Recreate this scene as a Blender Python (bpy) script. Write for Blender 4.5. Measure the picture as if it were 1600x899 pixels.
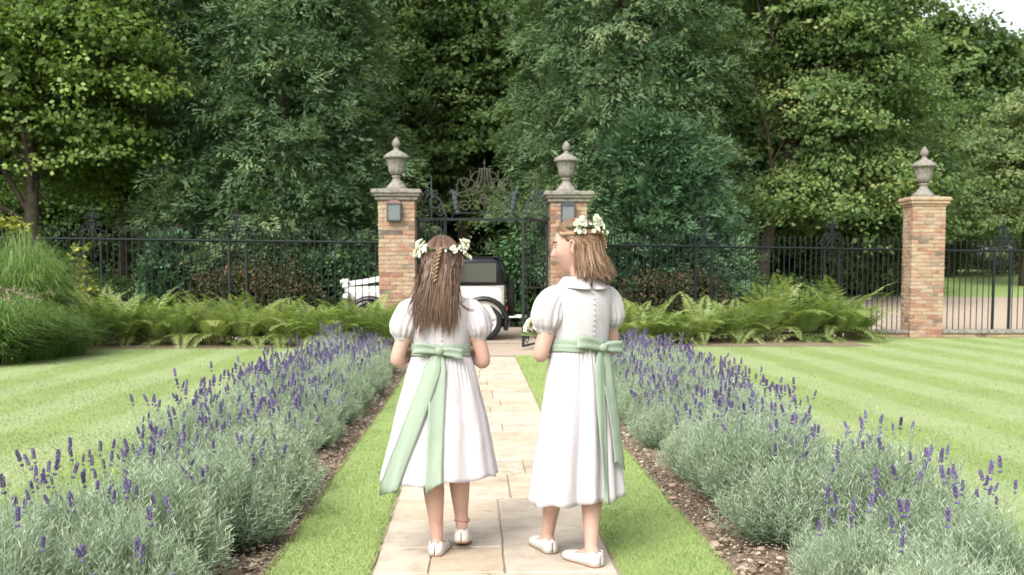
import bpy, bmesh, math, random
import numpy as np
from mathutils import Vector, Matrix
R = math.radians
random.seed(3)
rng = np.random.default_rng(5)
scene = bpy.context.scene
COL = scene.collection
for _o in list(bpy.data.objects):
    bpy.data.objects.remove(_o)

# ------------------------------------------------------------------ camera
F = 1555.0                      # focal length in pixels of the 1600 px wide photograph
PITCH, YAW = R(3.83), R(2.1)
CAM = Vector((0, 0, 1.25))
cd = bpy.data.cameras.new('camera')
cam = bpy.data.objects.new('camera', cd)
COL.objects.link(cam)
cam.location = CAM
cam.rotation_euler = (R(90) - PITCH, 0, -YAW)
cd.sensor_fit = 'HORIZONTAL'
cd.sensor_width = 36.0
cd.lens = 36.0 * F / 1600.0
cd.shift_y = 83.5 / 1600.0
cd.clip_end = 1000.0
cd.dof.use_dof = True
cd.dof.focus_distance = 4.45
cd.dof.aperture_fstop = 5.0
scene.camera = cam
_f = Vector((math.sin(YAW) * math.cos(PITCH), math.cos(YAW) * math.cos(PITCH), -math.sin(PITCH)))
_r = Vector((math.cos(YAW), -math.sin(YAW), 0))
_u = _r.cross(_f)
def ray(px, py):
    return _f + _r * ((px - 800) / F) + _u * ((533 - py) / F)
def P(px, py, Y):               # the point of the place that stands at distance Y
    d = ray(px, py)
    return CAM + d * (Y / d.y)
def G(px, py, z=0.0):           # the point on level ground
    d = ray(px, py)
    return CAM + d * ((z - CAM.z) / d.z)

# ------------------------------------------------------------------ sky, sun, exposure
SUN_EL, SUN_AZ = R(46), R(-148)   # azimuth from +Y, clockwise seen from above: behind and left of the camera
w = bpy.data.worlds.new('World')
scene.world = w
w.use_nodes = True
nt = w.node_tree
bg = nt.nodes['Background']
sky = nt.nodes.new('ShaderNodeTexSky')
sky.sky_type = 'NISHITA'
sky.sun_disc = False
sky.sun_elevation = SUN_EL
sky.sun_rotation = SUN_AZ
sky.air_density = 1.4
sky.dust_density = 4.0
hs = nt.nodes.new('ShaderNodeHueSaturation')
hs.inputs['Saturation'].default_value = 0.22
nt.links.new(sky.outputs[0], hs.inputs['Color'])
nt.links.new(hs.outputs[0], bg.inputs[0])
bg.inputs[1].default_value = 0.15
sl = bpy.data.lights.new('sun', 'SUN')
sl.energy = 1.5
sl.angle = R(38)
sl.color = (1.0, 0.965, 0.91)
sun = bpy.data.objects.new('sun', sl)
COL.objects.link(sun)
sdir = Vector((math.sin(SUN_AZ) * math.cos(SUN_EL), math.cos(SUN_AZ) * math.cos(SUN_EL), math.sin(SUN_EL)))
sun.rotation_euler = sdir.to_track_quat('Z', 'Y').to_euler()
sun.location = (-8, -8, 14)
scene.view_settings.view_transform = 'Standard'
scene.view_settings.look = 'None'
scene.view_settings.exposure = 1.10
scene.view_settings.gamma = 1.0
scene.view_settings.use_curve_mapping = False
scene.render.engine = 'CYCLES'
scene.cycles.use_denoising = True
scene.cycles.max_bounces = 8
scene.cycles.diffuse_bounces = 5
scene.cycles.glossy_bounces = 2
scene.cycles.transmission_bounces = 4
scene.cycles.transparent_max_bounces = 6
scene.cycles.caustics_reflective = False
scene.cycles.caustics_refractive = False

# ------------------------------------------------------------------ mesh helpers
def mesh_np(name, V, Fc, tint=None, smooth=False):
    V = np.asarray(V, dtype=np.float32).reshape(-1, 3)
    me = bpy.data.meshes.new(name)
    if isinstance(Fc, np.ndarray):
        k = Fc.shape[1]
        n = len(Fc)
        me.vertices.add(len(V))
        me.vertices.foreach_set('co', V.ravel())
        me.loops.add(n * k)
        me.loops.foreach_set('vertex_index', Fc.astype(np.int32).ravel())
        me.polygons.add(n)
        me.polygons.foreach_set('loop_start', np.arange(0, n * k, k, dtype=np.int32))
        me.update(calc_edges=True)
    else:
        me.from_pydata([tuple(map(float, v)) for v in V], [], Fc)
        me.update()
    if tint is not None:
        a = me.attributes.new('tint', 'FLOAT', 'POINT')
        a.data.foreach_set('value', np.asarray(tint, dtype=np.float32))
    if smooth:
        me.polygons.foreach_set('use_smooth', np.ones(len(me.polygons), dtype=bool))
    return me

def link(name, data, mat=None, parent=None, loc=None):
    if mat is not None and data is not None and hasattr(data, 'materials') and len(data.materials) == 0:
        data.materials.append(mat)
    o = bpy.data.objects.new(name, data)
    COL.objects.link(o)
    if parent is not None:
        o.parent = parent
    if loc is not None:
        o.location = loc
    return o

def thing(name, label, cat, loc=(0, 0, 0), rotz=0.0, group=None):
    o = bpy.data.objects.new(name, None)
    COL.objects.link(o)
    o.location = loc
    o.rotation_euler = (0, 0, rotz)
    o.empty_display_size = 0.1
    return tag(o, label, cat, group)

def tag(o, label, cat, group=None):
    o['label'] = label
    o['category'] = cat
    if group:
        o['group'] = group
    return o

def kind(o, k):
    o['kind'] = k
    return o

ORD = ['first', 'second', 'third', 'fourth', 'fifth', 'sixth', 'seventh', 'eighth', 'ninth', 'tenth', 'eleventh', 'twelfth',
       'thirteenth', 'fourteenth', 'fifteenth', 'sixteenth', 'seventeenth', 'eighteenth', 'nineteenth', 'twentieth',
       'twenty-first', 'twenty-second', 'twenty-third', 'twenty-fourth', 'twenty-fifth', 'twenty-sixth']

class MB:
    """collects shapes into one mesh"""
    def __init__(s):
        s.V, s.F = [], []
    def add(s, V, Fc):
        b = len(s.V)
        s.V += [tuple(v) for v in V]
        s.F += [tuple(b + i for i in f) for f in Fc]
        return s
    def box(s, c, size, rot=None):
        hx, hy, hz = size[0] / 2, size[1] / 2, size[2] / 2
        vs = [Vector((x, y, z)) for x in (-hx, hx) for y in (-hy, hy) for z in (-hz, hz)]
        if rot is not None:
            vs = [rot @ v for v in vs]
        vs = [v + Vector(c) for v in vs]
        return s.add(vs, [(0, 1, 3, 2), (4, 6, 7, 5), (0, 4, 5, 1), (2, 3, 7, 6), (0, 2, 6, 4), (1, 5, 7, 3)])
    def rings(s, rings, closed=True, cap0=True, cap1=True):
        b = len(s.V)
        n = len(rings[0])
        for r in rings:
            s.V += [tuple(v) for v in r]
        m = n if closed else n - 1
        for i in range(len(rings) - 1):
            for j in range(m):
                k = (j + 1) % n
                s.F.append((b + i * n + j, b + i * n + k, b + (i + 1) * n + k, b + (i + 1) * n + j))
        if cap0:
            s.F.append(tuple(b + j for j in reversed(range(n))))
        if cap1:
            q = b + (len(rings) - 1) * n
            s.F.append(tuple(q + j for j in range(n)))
        return s
    def tube(s, pts, rad, sides=6, caps=True, flat=1.0):
        pts = [Vector(p) for p in pts]
        n = len(pts)
        if not hasattr(rad, '__len__'):
            rad = [rad] * n
        ref = None
        rs = []
        for i in range(n):
            t = (pts[min(i + 1, n - 1)] - pts[max(i - 1, 0)])
            t = t.normalized() if t.length > 1e-9 else Vector((0, 0, 1))
            if ref is None:
                ref = Vector((1, 0, 0)) if abs(t.x) < .8 else Vector((0, 1, 0))
            a = (ref - t * ref.dot(t)).normalized()
            ref = a
            c = t.cross(a)
            rs.append([pts[i] + a * (rad[i] * math.cos(2 * math.pi * j / sides)) + c * (rad[i] * flat * math.sin(2 * math.pi * j / sides)) for j in range(sides)])
        return s.rings(rs, True, caps, caps)
    def lathe(s, prof, sides=16, c=(0, 0, 0), ripple=None):
        rs = []
        for i, (r, z) in enumerate(prof):
            row = []
            for j in range(sides):
                a = 2 * math.pi * j / sides
                rr = r * (1 + (ripple(i, a) if ripple else 0))
                row.append((c[0] + rr * math.cos(a), c[1] + rr * math.sin(a), c[2] + z))
            rs.append(row)
        return s.rings(rs)
    def ball(s, c, r, seg=8, rings=6, rot=None):
        if not hasattr(r, '__len__'):
            r = (r, r, r)
        rs = []
        for i in range(1, rings):
            el = math.pi * (i / rings - .5)
            row = []
            for j in range(seg):
                a = 2 * math.pi * j / seg
                v = Vector((r[0] * math.cos(el) * math.cos(a), r[1] * math.cos(el) * math.sin(a), r[2] * math.sin(el)))
                if rot is not None:
                    v = rot @ v
                row.append(v + Vector(c))
            rs.append(row)
        return s.rings(rs)
    def mesh(s, name, smooth=False):
        me = bpy.data.meshes.new(name)
        me.from_pydata(s.V, [], s.F)
        me.update()
        if smooth:
            me.polygons.foreach_set('use_smooth', np.ones(len(me.polygons), dtype=bool))
        return me
    def build(s, name, mat, parent=None, smooth=False, loc=None):
        return link(name, s.mesh(name, smooth), mat, parent, loc)

def bevelled_box_mesh(name, sx, sy, sz, bev, jitter=0.0, seg=1):
    bm = bmesh.new()
    bmesh.ops.create_cube(bm, size=1)
    for v in bm.verts:
        v.co.x *= sx; v.co.y *= sy; v.co.z *= sz
        if jitter:
            v.co += Vector((random.uniform(-1, 1), random.uniform(-1, 1), random.uniform(-1, 1))) * jitter
    if bev:
        bmesh.ops.bevel(bm, geom=bm.edges[:], offset=bev, segments=seg, affect='EDGES')
    me = bpy.data.meshes.new(name)
    bm.to_mesh(me)
    bm.free()
    return me

# ------------------------------------------------------------------ materials
def newmat(name):
    m = bpy.data.materials.new(name)
    m.use_nodes = True
    n = m.node_tree
    return m, n, n.nodes['Principled BSDF']

def ramp(n, stops, fac=None):
    r = n.nodes.new('ShaderNodeValToRGB')
    els = r.color_ramp.elements
    while len(els) < len(stops):
        els.new(0.5)
    for e, (p, c) in zip(els, stops):
        e.position = p
        e.color = (c[0], c[1], c[2], 1)
    if fac is not None:
        n.links.new(fac, r.inputs[0])
    return r

def noise(n, scale, detail=4, rough=.6, vec=None):
    t = n.nodes.new('ShaderNodeTexNoise')
    t.inputs['Scale'].default_value = scale
    t.inputs['Detail'].default_value = detail
    t.inputs['Roughness'].default_value = rough
    if vec is not None:
        n.links.new(vec, t.inputs['Vector'])
    return t

def math_node(n, op, a, b=None):
    m = n.nodes.new('ShaderNodeMath')
    m.operation = op
    for i, v in enumerate((a, b)):
        if v is None:
            continue
        if isinstance(v, (int, float)):
            m.inputs[i].default_value = v
        else:
            n.links.new(v, m.inputs[i])
    return m.outputs[0]

def bump(n, p, height, strength, dist=0.01):
    b = n.nodes.new('ShaderNodeBump')
    b.inputs['Strength'].default_value = strength
    b.inputs['Distance'].default_value = dist
    n.links.new(height, b.inputs['Height'])
    n.links.new(b.outputs[0], p.inputs['Normal'])
    return b

def pos(n):
    g = n.nodes.new('ShaderNodeNewGeometry')
    return g.outputs['Position']

def objco(n):
    return n.nodes.new('ShaderNodeTexCoord').outputs['Object']

def noisy(name, c1, c2, scale=20, rough=.8, bmp=.2, dist=.01, detail=5, world=False, spec=.3, metal=0):
    m, n, p = newmat(name)
    v = pos(n) if world else objco(n)
    t = noise(n, scale, detail, .65, v)
    r = ramp(n, [(.3, c1), (.7, c2)], t.outputs[0])
    n.links.new(r.outputs[0], p.inputs['Base Color'])
    p.inputs['Roughness'].default_value = rough
    p.inputs['Specular IOR Level'].default_value = spec
    p.inputs['Metallic'].default_value = metal
    if bmp:
        bump(n, p, t.outputs[0], bmp, dist)
    return m

def mixrgb(n, fac, a, b, mode='MIX'):
    m = n.nodes.new('ShaderNodeMix')
    m.data_type = 'RGBA'
    m.blend_type = mode
    for i, v in ((0, fac), (6, a), (7, b)):
        if isinstance(v, (int, float)):
            m.inputs[i].default_value = v
        elif isinstance(v, tuple):
            m.inputs[i].default_value = (v[0], v[1], v[2], 1)
        else:
            n.links.new(v, m.inputs[i])
    return m.outputs[2]

def leafmat(name, stops, trans=.3, rough=.55, objvar=.0, spec=.35):
    """leaves: colour by the 'tint' of each leaf, a share of the light passing through"""
    m, n, p = newmat(name)
    a = n.nodes.new('ShaderNodeAttribute')
    a.attribute_name = 'tint'
    fac = a.outputs['Fac']
    if objvar:
        oi = n.nodes.new('ShaderNodeObjectInfo')
        fac = math_node(n, 'ADD', fac, math_node(n, 'MULTIPLY', math_node(n, 'SUBTRACT', oi.outputs['Random'], .5), objvar))
    r = ramp(n, stops, fac)
    n.links.new(r.outputs[0], p.inputs['Base Color'])
    p.inputs['Roughness'].default_value = rough
    p.inputs['Specular IOR Level'].default_value = spec
    if trans:
        tr = n.nodes.new('ShaderNodeBsdfTranslucent')
        tc = mixrgb(n, 1.0, r.outputs[0], (1.15, 1.2, .6), 'MULTIPLY')
        n.links.new(tc, tr.inputs[0])
        mx = n.nodes.new('ShaderNodeMixShader')
        mx.inputs[0].default_value = trans
        n.links.new(p.outputs[0], mx.inputs[1])
        n.links.new(tr.outputs[0], mx.inputs[2])
        n.links.new(mx.outputs[0], n.nodes['Material Output'].inputs[0])
    return m

def plain(name, c, rough=.5, metal=0, spec=.5):
    m, n, p = newmat(name)
    p.inputs['Base Color'].default_value = (c[0], c[1], c[2], 1)
    p.inputs['Roughness'].default_value = rough
    p.inputs['Metallic'].default_value = metal
    p.inputs['Specular IOR Level'].default_value = spec
    return m

M = {}
# grass: mown stripes run along the path; the lean of the blades gives paler and deeper bands
def grass_mat(name, stripes, lift=1.0):
    m, n, p = newmat(name)
    v = pos(n)
    big = noise(n, .9, 4, .6, v)
    fine = noise(n, 55, 4, .7, v)
    dark = ramp(n, [(.3, tuple(x * lift for x in (.188, .258, .092))), (.72, tuple(x * lift for x in (.240, .305, .116)))], big.outputs[0])
    col = dark.outputs[0]
    if stripes:
        light = ramp(n, [(.3, (.240, .308, .142)), (.7, (.285, .338, .170))], big.outputs[0])
        sx = n.nodes.new('ShaderNodeSeparateXYZ')
        n.links.new(v, sx.inputs[0])
        wob = noise(n, .35, 2, .5, v)
        x = math_node(n, 'ADD', sx.outputs[0], math_node(n, 'MULTIPLY', wob.outputs[0], .5))
        s = math_node(n, 'SINE', math_node(n, 'MULTIPLY', x, 2 * math.pi / .98))
        mr = n.nodes.new('ShaderNodeMapRange')
        mr.interpolation_type = 'SMOOTHSTEP'
        mr.inputs[1].default_value = -.5
        mr.inputs[2].default_value = .5
        n.links.new(s, mr.inputs[0])
        col = mixrgb(n, mr.outputs[0], dark.outputs[0], light.outputs[0])
    at = n.nodes.new('ShaderNodeAttribute')
    at.attribute_name = 'tint'
    k = ramp(n, [(.25, (.82, .85, .78)), (.75, (1.14, 1.12, 1.08))], fine.outputs[0])
    col = mixrgb(n, 1.0, col, k.outputs[0], 'MULTIPLY')
    dry = math_node(n, 'MULTIPLY', at.outputs['Fac'], .55)
    col = mixrgb(n, dry, col, (.36, .37, .15))
    n.links.new(col, p.inputs['Base Color'])
    p.inputs['Roughness'].default_value = .75
    p.inputs['Specular IOR Level'].default_value = .2
    bump(n, p, fine.outputs[0], .5, .012)
    return m
M['lawn'] = grass_mat('mown lawn', True)
M['verge'] = grass_mat('verge grass', False, 1.22)
M['soil'] = noisy('bed soil', (.125, .092, .064), (.285, .218, .158), 26, .95, .8, .02, 8, True, .15)
M['woodsoil'] = noisy('woodland floor', (.018, .016, .010), (.050, .045, .022), 3, .95, .5, .03, 8, True, .1)
M['joint'] = noisy('path joint sand', (.25, .20, .145), (.38, .32, .24), 40, .95, .5, .01, 5, True, .1)
M['gravel'] = noisy('gravel drive', (.30, .24, .185), (.48, .40, .32), 45, .95, .6, .01, 8, True, .1)
M['iron'] = noisy('black painted iron', (.005, .008, .009), (.016, .021, .023), 30, .5, .15, .002, 4, False, .3)
M['stone'] = noisy('weathered limestone', (.115, .105, .088), (.31, .290, .250), 14, .9, .5, .01, 8, False, .2)
M['mortar'] = noisy('lime mortar', (.33, .27, .205), (.48, .41, .33), 30, .95, .5, .006, 6, False, .1)
M['bark'] = noisy('bark', (.045, .036, .026), (.125, .105, .080), 9, .95, .9, .03, 8, False, .1)

def flag_mat():
    m, n, p = newmat('buff sandstone')
    oi = n.nodes.new('ShaderNodeObjectInfo')
    v = pos(n)
    t = noise(n, 7, 8, .68, v)
    t2 = noise(n, 48, 6, .7, v)
    sp = noise(n, 2.6, 5, .7, v)
    base = ramp(n, [(.0, (.43, .345, .255)), (.3, (.50, .415, .315)), (.6, (.465, .40, .325)), (.85, (.53, .455, .36)), (1, (.41, .35, .285))], oi.outputs['Random'])
    k = ramp(n, [(.25, (.70, .66, .60)), (.5, (1, 1, 1)), (.8, (1.14, 1.12, 1.10))], t.outputs[0])
    c = mixrgb(n, 1, base.outputs[0], k.outputs[0], 'MULTIPLY')
    dirt = ramp(n, [(.49, (0, 0, 0)), (.70, (1, 1, 1))], sp.outputs[0])
    d2 = math_node(n, 'MULTIPLY', dirt.outputs[0], t2.outputs[0])
    c = mixrgb(n, math_node(n, 'MULTIPLY', d2, .85), c, (.215, .18, .13))
    n.links.new(c, p.inputs['Base Color'])
    p.inputs['Roughness'].default_value = .85
    p.inputs['Specular IOR Level'].default_value = .25
    bump(n, p, t2.outputs[0], .35, .006)
    return m
M['flag'] = flag_mat()

def brick_mat():
    m, n, p = newmat('old brick')
    oi = n.nodes.new('ShaderNodeObjectInfo')
    v = pos(n)
    t = noise(n, 3.2, 6, .7, v)
    t2 = noise(n, 40, 6, .7, v)
    base = ramp(n, [(0, (.25, .125, .088)), (.18, (.33, .175, .120)), (.38, (.36, .225, .160)), (.56, (.37, .275, .210)), (.74, (.35, .26, .16)), (.88, (.23, .16, .13)), (1, (.12, .10, .09))], oi.outputs['Random'])
    k = ramp(n, [(.3, (.72, .7, .7)), (.7, (1.22, 1.2, 1.16))], t2.outputs[0])
    c = mixrgb(n, 1, base.outputs[0], k.outputs[0], 'MULTIPLY')
    lich = ramp(n, [(.44, (0, 0, 0)), (.64, (1, 1, 1))], t.outputs[0])
    c = mixrgb(n, math_node(n, 'MULTIPLY', lich.outputs[0], .62), c, (.43, .365, .255))
    t3 = noise(n, 5.5, 7, .75, v)
    st = ramp(n, [(.55, (0, 0, 0)), (.70, (1, 1, 1))], t3.outputs[0])
    c = mixrgb(n, math_node(n, 'MULTIPLY', st.outputs[0], .5), c, (.22, .17, .125))
    n.links.new(c, p.inputs['Base Color'])
    p.inputs['Roughness'].default_value = .92
    p.inputs['Specular IOR Level'].default_value = .15
    bump(n, p, t2.outputs[0], .5, .006)
    return m
M['brick'] = brick_mat()

# ================================================================== the setting
XL, XR = -.44, .604                    # path edges
VL, VR = -.873, 1.07                   # outer edges of the grass verges
BL, BR = -2.02, 2.16                   # outer edges of the lavender beds
PATH_END = 15.3
def rise(Y):
    return .075 * max(0.0, Y - 20.8) if Y < 45 else .075 * 24.2 + .02 * (Y - 45)

def sheet(name, x0, x1, y0, y1, nx, ny, zf, mat):
    V = [(x0 + (x1 - x0) * i / nx, y0 + (y1 - y0) * j / ny) for j in range(ny + 1) for i in range(nx + 1)]
    V = [(x, y, zf(x, y)) for x, y in V]
    Fc = [(j * (nx + 1) + i, j * (nx + 1) + i + 1, (j + 1) * (nx + 1) + i + 1, (j + 1) * (nx + 1) + i) for j in range(ny) for i in range(nx)]
    o = link(name, mesh_np(name, V, Fc, smooth=True), mat)
    return kind(o, 'structure')

sheet('ground', -300, 300, -30, 500, 60, 106, lambda x, y: (-.09 if y < 20.5 else rise(y) - .03), M['woodsoil'])
sheet('lawn', -40, BL, -8, 18.2, 6, 6, lambda x, y: 0.0, M['lawn'])
sheet('lawn', BR, 40, -8, 19.75, 6, 6, lambda x, y: 0.0, M['lawn'])
# a strip of grass beyond the drive, rising to the wood
sheet('grass_bank', -14, 60, 22.6, 40, 30, 24, lambda x, y: rise(y) - .004, M['verge'])

# the verges: turf with a cut, slightly ragged edge standing above soil and stone
def verge(x0, x1):
    ny = 150
    y0, y1 = 2.2, PATH_END
    mb = MB()
    rows = []
    for j in range(ny + 1):
        y = y0 + (y1 - y0) * j / ny
        e0 = x0 + random.uniform(-.010, .010)
        e1 = x1 + random.uniform(-.010, .010)
        rows.append([(e0, y, -.07), (e0, y, -.012), (e0 + .012, y, .001), (e1 - .012, y, .001), (e1, y, -.012), (e1, y, -.07)])
    mb.rings(rows, closed=False, cap0=False, cap1=False)
    o = mb.build('grass_verge', M['verge'])
    return kind(o, 'structure')
verge(VL, XL - .012)
verge(XR + .012, VR)

# blades: (area, blades per square metre near, far)
def blades(name, boxes, mat, hgt, wid, parent=None):
    ps = []
    for (x0, x1, y0, y1, dens) in boxes:
        k = int((x1 - x0) * (y1 - y0) * dens)
        ps.append(np.column_stack([rng.uniform(x0, x1, k), rng.uniform(y0, y1, k), np.zeros(k)]))
    p = np.vstack(ps)
    k = len(p)
    a = rng.uniform(0, 2 * np.pi, k)
    h = hgt * rng.uniform(.5, 1.15, k)
    d = np.column_stack([np.cos(a), np.sin(a), np.zeros(k)])
    b = rng.uniform(0, 2 * np.pi, k)
    lean = np.column_stack([np.cos(b), np.sin(b), np.zeros(k)]) * (h * rng.uniform(.1, .75, k))[:, None]
    wv = wid * (1 + p[:, 1:2] * .10)
    V = np.empty((k, 3, 3))
    V[:, 0] = p - d * wv
    V[:, 1] = p + d * wv
    V[:, 2] = p + lean
    V[:, 2, 2] += h
    t = np.repeat(np.clip(rng.normal(.25, .3, k), 0, 1), 3)
    me = mesh_np(name, V.reshape(-1, 3), np.arange(k * 3).reshape(-1, 3), t)
    return kind(link(name, me, mat, parent), 'stuff')
vb = []
for (x0, x1) in ((VL - .012, XL + .002), (XR - .002, VR + .012)):
    vb += [(x0, x1, 3.3, 5.2, 14000), (x0, x1, 5.2, 8, 7000), (x0, x1, 8, 15.3, 2500)]
o = blades('verge_grass', vb, M['verge'], .017, .0015)
tag(o, 'short mown grass on the two strips beside the stone path', 'grass')
o = blades('lawn_grass', [(-4.5, BL, 4.5, 8, 2000), (-7.5, BL, 8, 12, 800), (-9, BL, 12, 17.5, 250),
                          (BR, 4.6, 4.5, 8, 2000), (BR, 7.5, 8, 12, 800), (BR, 10.5, 12, 19.5, 250)], M['lawn'], .018, .0020)
tag(o, 'short mown grass of the striped lawns on both sides', 'grass')

# the lavender beds: crumbly soil, stones and chips
def bed(x0, x1):
    return sheet('flower_bed', x0, x1, 1.5, 15.0, 24, 280,
                 lambda x, y: -.040 + .022 * math.sin(x * 9 + 3 * math.sin(y * 2.1)) * math.sin(y * 5.3 + x) + random.uniform(-.010, .010), M['soil'])
beds = [bed(BL - .05, VL), bed(VR, BR + .05)]
M['pebble'] = leafmat('pebbles and chips', [(0, (.095, .068, .048)), (.35, (.23, .17, .115)), (.6, (.36, .285, .205)), (.85, (.47, .41, .335)), (1, (.54, .50, .45))], 0, .9)
def chips(x0, x1, parent, inner):
    k = 6000
    if inner > 0:
        x = x0 + np.abs(rng.normal(0, .22, k)) % (x1 - x0)
    else:
        x = x1 - np.abs(rng.normal(0, .22, k)) % (x1 - x0)
    y = 3.3 + 11 * rng.uniform(0, 1, k) ** 1.7
    s = rng.uniform(.003, .011, k) * (1 + (rng.uniform(0, 1, k) > .94) * 1.2)
    base = np.array([(1, 0, 0), (0, 1, 0), (-1, 0, 0), (0, -1, 0), (0, 0, .55), (0, 0, -.4)], float)
    sh = rng.uniform(.5, 1.5, (k, 6, 1))
    a = rng.uniform(0, 6.28, k)
    V = base[None] * sh * s[:, None, None]
    V[:, :, 0] *= rng.uniform(.7, 1.9, (k, 1))
    c, q = np.cos(a)[:, None], np.sin(a)[:, None]
    X = V[:, :, 0] * c - V[:, :, 1] * q
    Y = V[:, :, 0] * q + V[:, :, 1] * c
    V[:, :, 0], V[:, :, 1] = X + x[:, None], Y + y[:, None]
    V[:, :, 2] += -.026 + rng.uniform(-.010, .014, (k, 1))
    f = np.array([(0, 1, 4), (1, 2, 4), (2, 3, 4), (3, 0, 4), (1, 0, 5), (2, 1, 5), (3, 2, 5), (0, 3, 5)])
    Fc = (np.arange(k) * 6)[:, None, None] + f[None]
    me = mesh_np('stone_chips', V.reshape(-1, 3), Fc.reshape(-1, 3), np.repeat(np.clip(rng.normal(.42, .26, k), 0, 1), 6))
    kind(link('stone_chips', me, M['pebble'], parent), 'stuff')
chips(BL, VL, beds[0], -1)
chips(VR, BR, beds[1], 1)
# the stones big enough to pick out
M['cobble'] = noisy('flint cobble', (.17, .115, .075), (.44, .36, .27), 18, .85, .4, .006, 6, True, .2)
cob = []
for q in range(3):
    bm = bmesh.new()
    bmesh.ops.create_icosphere(bm, subdivisions=2, radius=1)
    for v in bm.verts:
        v.co *= random.uniform(.86, 1.1)
        v.co.z *= .6
    me = bpy.data.meshes.new('stone')
    bm.to_mesh(me); bm.free()
    me.materials.append(M['cobble'])
    me.polygons.foreach_set('use_smooth', np.ones(len(me.polygons), dtype=bool))
    cob.append(me)
for side, bd in ((-1, beds[0]), (1, beds[1])):
    for q in range(60):
        y = 3.6 + 9.5 * random.random() ** 1.5
        x = (VL - random.uniform(.02, .30)) if side < 0 else (VR + random.uniform(.02, .30))
        o = link('stone', cob[q % 3], None, bd, (x, y, -.022))
        s = random.uniform(.010, .026) if q > 3 else .038
        o.scale = (s * random.uniform(.9, 1.6), s, s)
        o.rotation_euler = (0, 0, random.uniform(0, 6))

# the path: flagstones laid in two uneven columns over sand
path = sheet('path', XL - .02, XR + .02, 1.8, PATH_END, 2, 8, lambda x, y: -.0185, M['joint'])
def flagstone(x0, x1, y0, y1):
    g = .0035
    x0 += g; x1 -= g; y0 += g; y1 -= g
    z = -.010 + random.uniform(-.003, .003)
    tl = [random.uniform(-.002, .002) for _ in range(4)]
    pts = []
    for (ax, ay, bx, by, nseg) in ((x0, y0, x1, y0, 5), (x1, y0, x1, y1, 4), (x1, y1, x0, y1, 5), (x0, y1, x0, y0, 4)):
        for i in range(nseg):
            t = i / nseg
            pts.append((ax + (bx - ax) * t + random.uniform(-.003, .003), ay + (by - ay) * t + random.uniform(-.003, .003)))
    cx, cy = (x0 + x1) / 2, (y0 + y1) / 2
    def hz(px, py, k):
        return z + tl[0] * (px - cx) / (x1 - x0) + tl[1] * (py - cy) / (y1 - y0) - k
    low = [(a, b, z - .045) for a, b in pts]
    mid = [(a, b, hz(a, b, .005)) for a, b in pts]
    top = [(a + (cx - a) * .025, b + (cy - b) * .025, hz(a, b, 0)) for a, b in pts]
    mb = MB()
    mb.rings([low, mid, top])
    mb.build('flagstone', M['flag'], path)
def gy(py):
    return G(743, py).y
def rowset(y0, y1, k):
    cuts = [y0] + [y0 + (y1 - y0) * (i + random.uniform(-.18, .18)) / k for i in range(1, k)] + [y1]
    return list(zip(cuts[:-1], cuts[1:]))
bands = [(2.0, 3.1, .02), (3.1, gy(891), .06), (gy(891), gy(775.5), .125), (gy(775.5), gy(738), .2)]
yb = bands[-1][1]
while yb < PATH_END - .5:
    y2 = min(yb + random.uniform(.40, 1.15), PATH_END)
    if PATH_END - y2 < .4:
        y2 = PATH_END
    bands.append((yb, y2, random.uniform(-.10, .28)))
    yb = y2
for i, (y0, y1, mid) in enumerate(bands):
    for side, (a, b) in ((-1, (XL, mid)), (1, (mid, XR))):
        if i == 2:
            rows = [(y0, gy(852)), (gy(852), gy(811)), (gy(811), y1)] if side < 0 else [(y0, gy(823)), (gy(823), y1)]
        else:
            rows = rowset(y0, y1, max(1, round((y1 - y0) / random.uniform(.36, .56))))
        for (r0, r1) in rows:
            if random.random() < .36 and b - a > .42:
                c = a + (b - a) * random.uniform(.36, .64)
                flagstone(a, c, r0, r1); flagstone(c, b, r0, r1)
            else:
                flagstone(a, b, r0, r1)

# paved and gravelled ground at the gate and the drive beyond it
sheet('gate_landing', -1.75, 2.0, PATH_END, 18.0, 8, 8, lambda x, y: -.006, M['gravel'])
V, Fc = [], []
drive_pts = []
nx = 60
for i in range(nx + 1):
    x = -5.2 + 45 * i / nx
    far = 21.9 + (max(0, x - 3.0) * .95 if x < 10.5 else 7.1 - .10 * (x - 10.5))
    for j in range(13):
        y = 18.0 + (far - 18.0) * j / 12
        V.append((x, y, rise(y) + (.004 if y > 20.8 else -.001)))
for i in range(nx):
    for j in range(12):
        Fc.append((i * 13 + j, (i + 1) * 13 + j, (i + 1) * 13 + j + 1, i * 13 + j + 1))
kind(link('gravel_drive', mesh_np('gravel_drive', V, Fc), M['gravel']), 'structure')
# soil under the ferns and the left border
sheet('border_soil', -14, -1.75, 16.9, 18.0, 6, 2, lambda x, y: .005, M['soil'])
sheet('border_soil', -14, -6.4, 13.4, 16.9, 4, 2, lambda x, y: .006, M['soil'])
sheet('border_soil', 2.0, 6.9, 17.0, 18.0, 6, 2, lambda x, y: .005, M['soil'])
sheet('border_soil', 3.0, 7.2, 18.0, 19.3, 6, 2, lambda x, y: .009, M['soil'])

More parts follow.
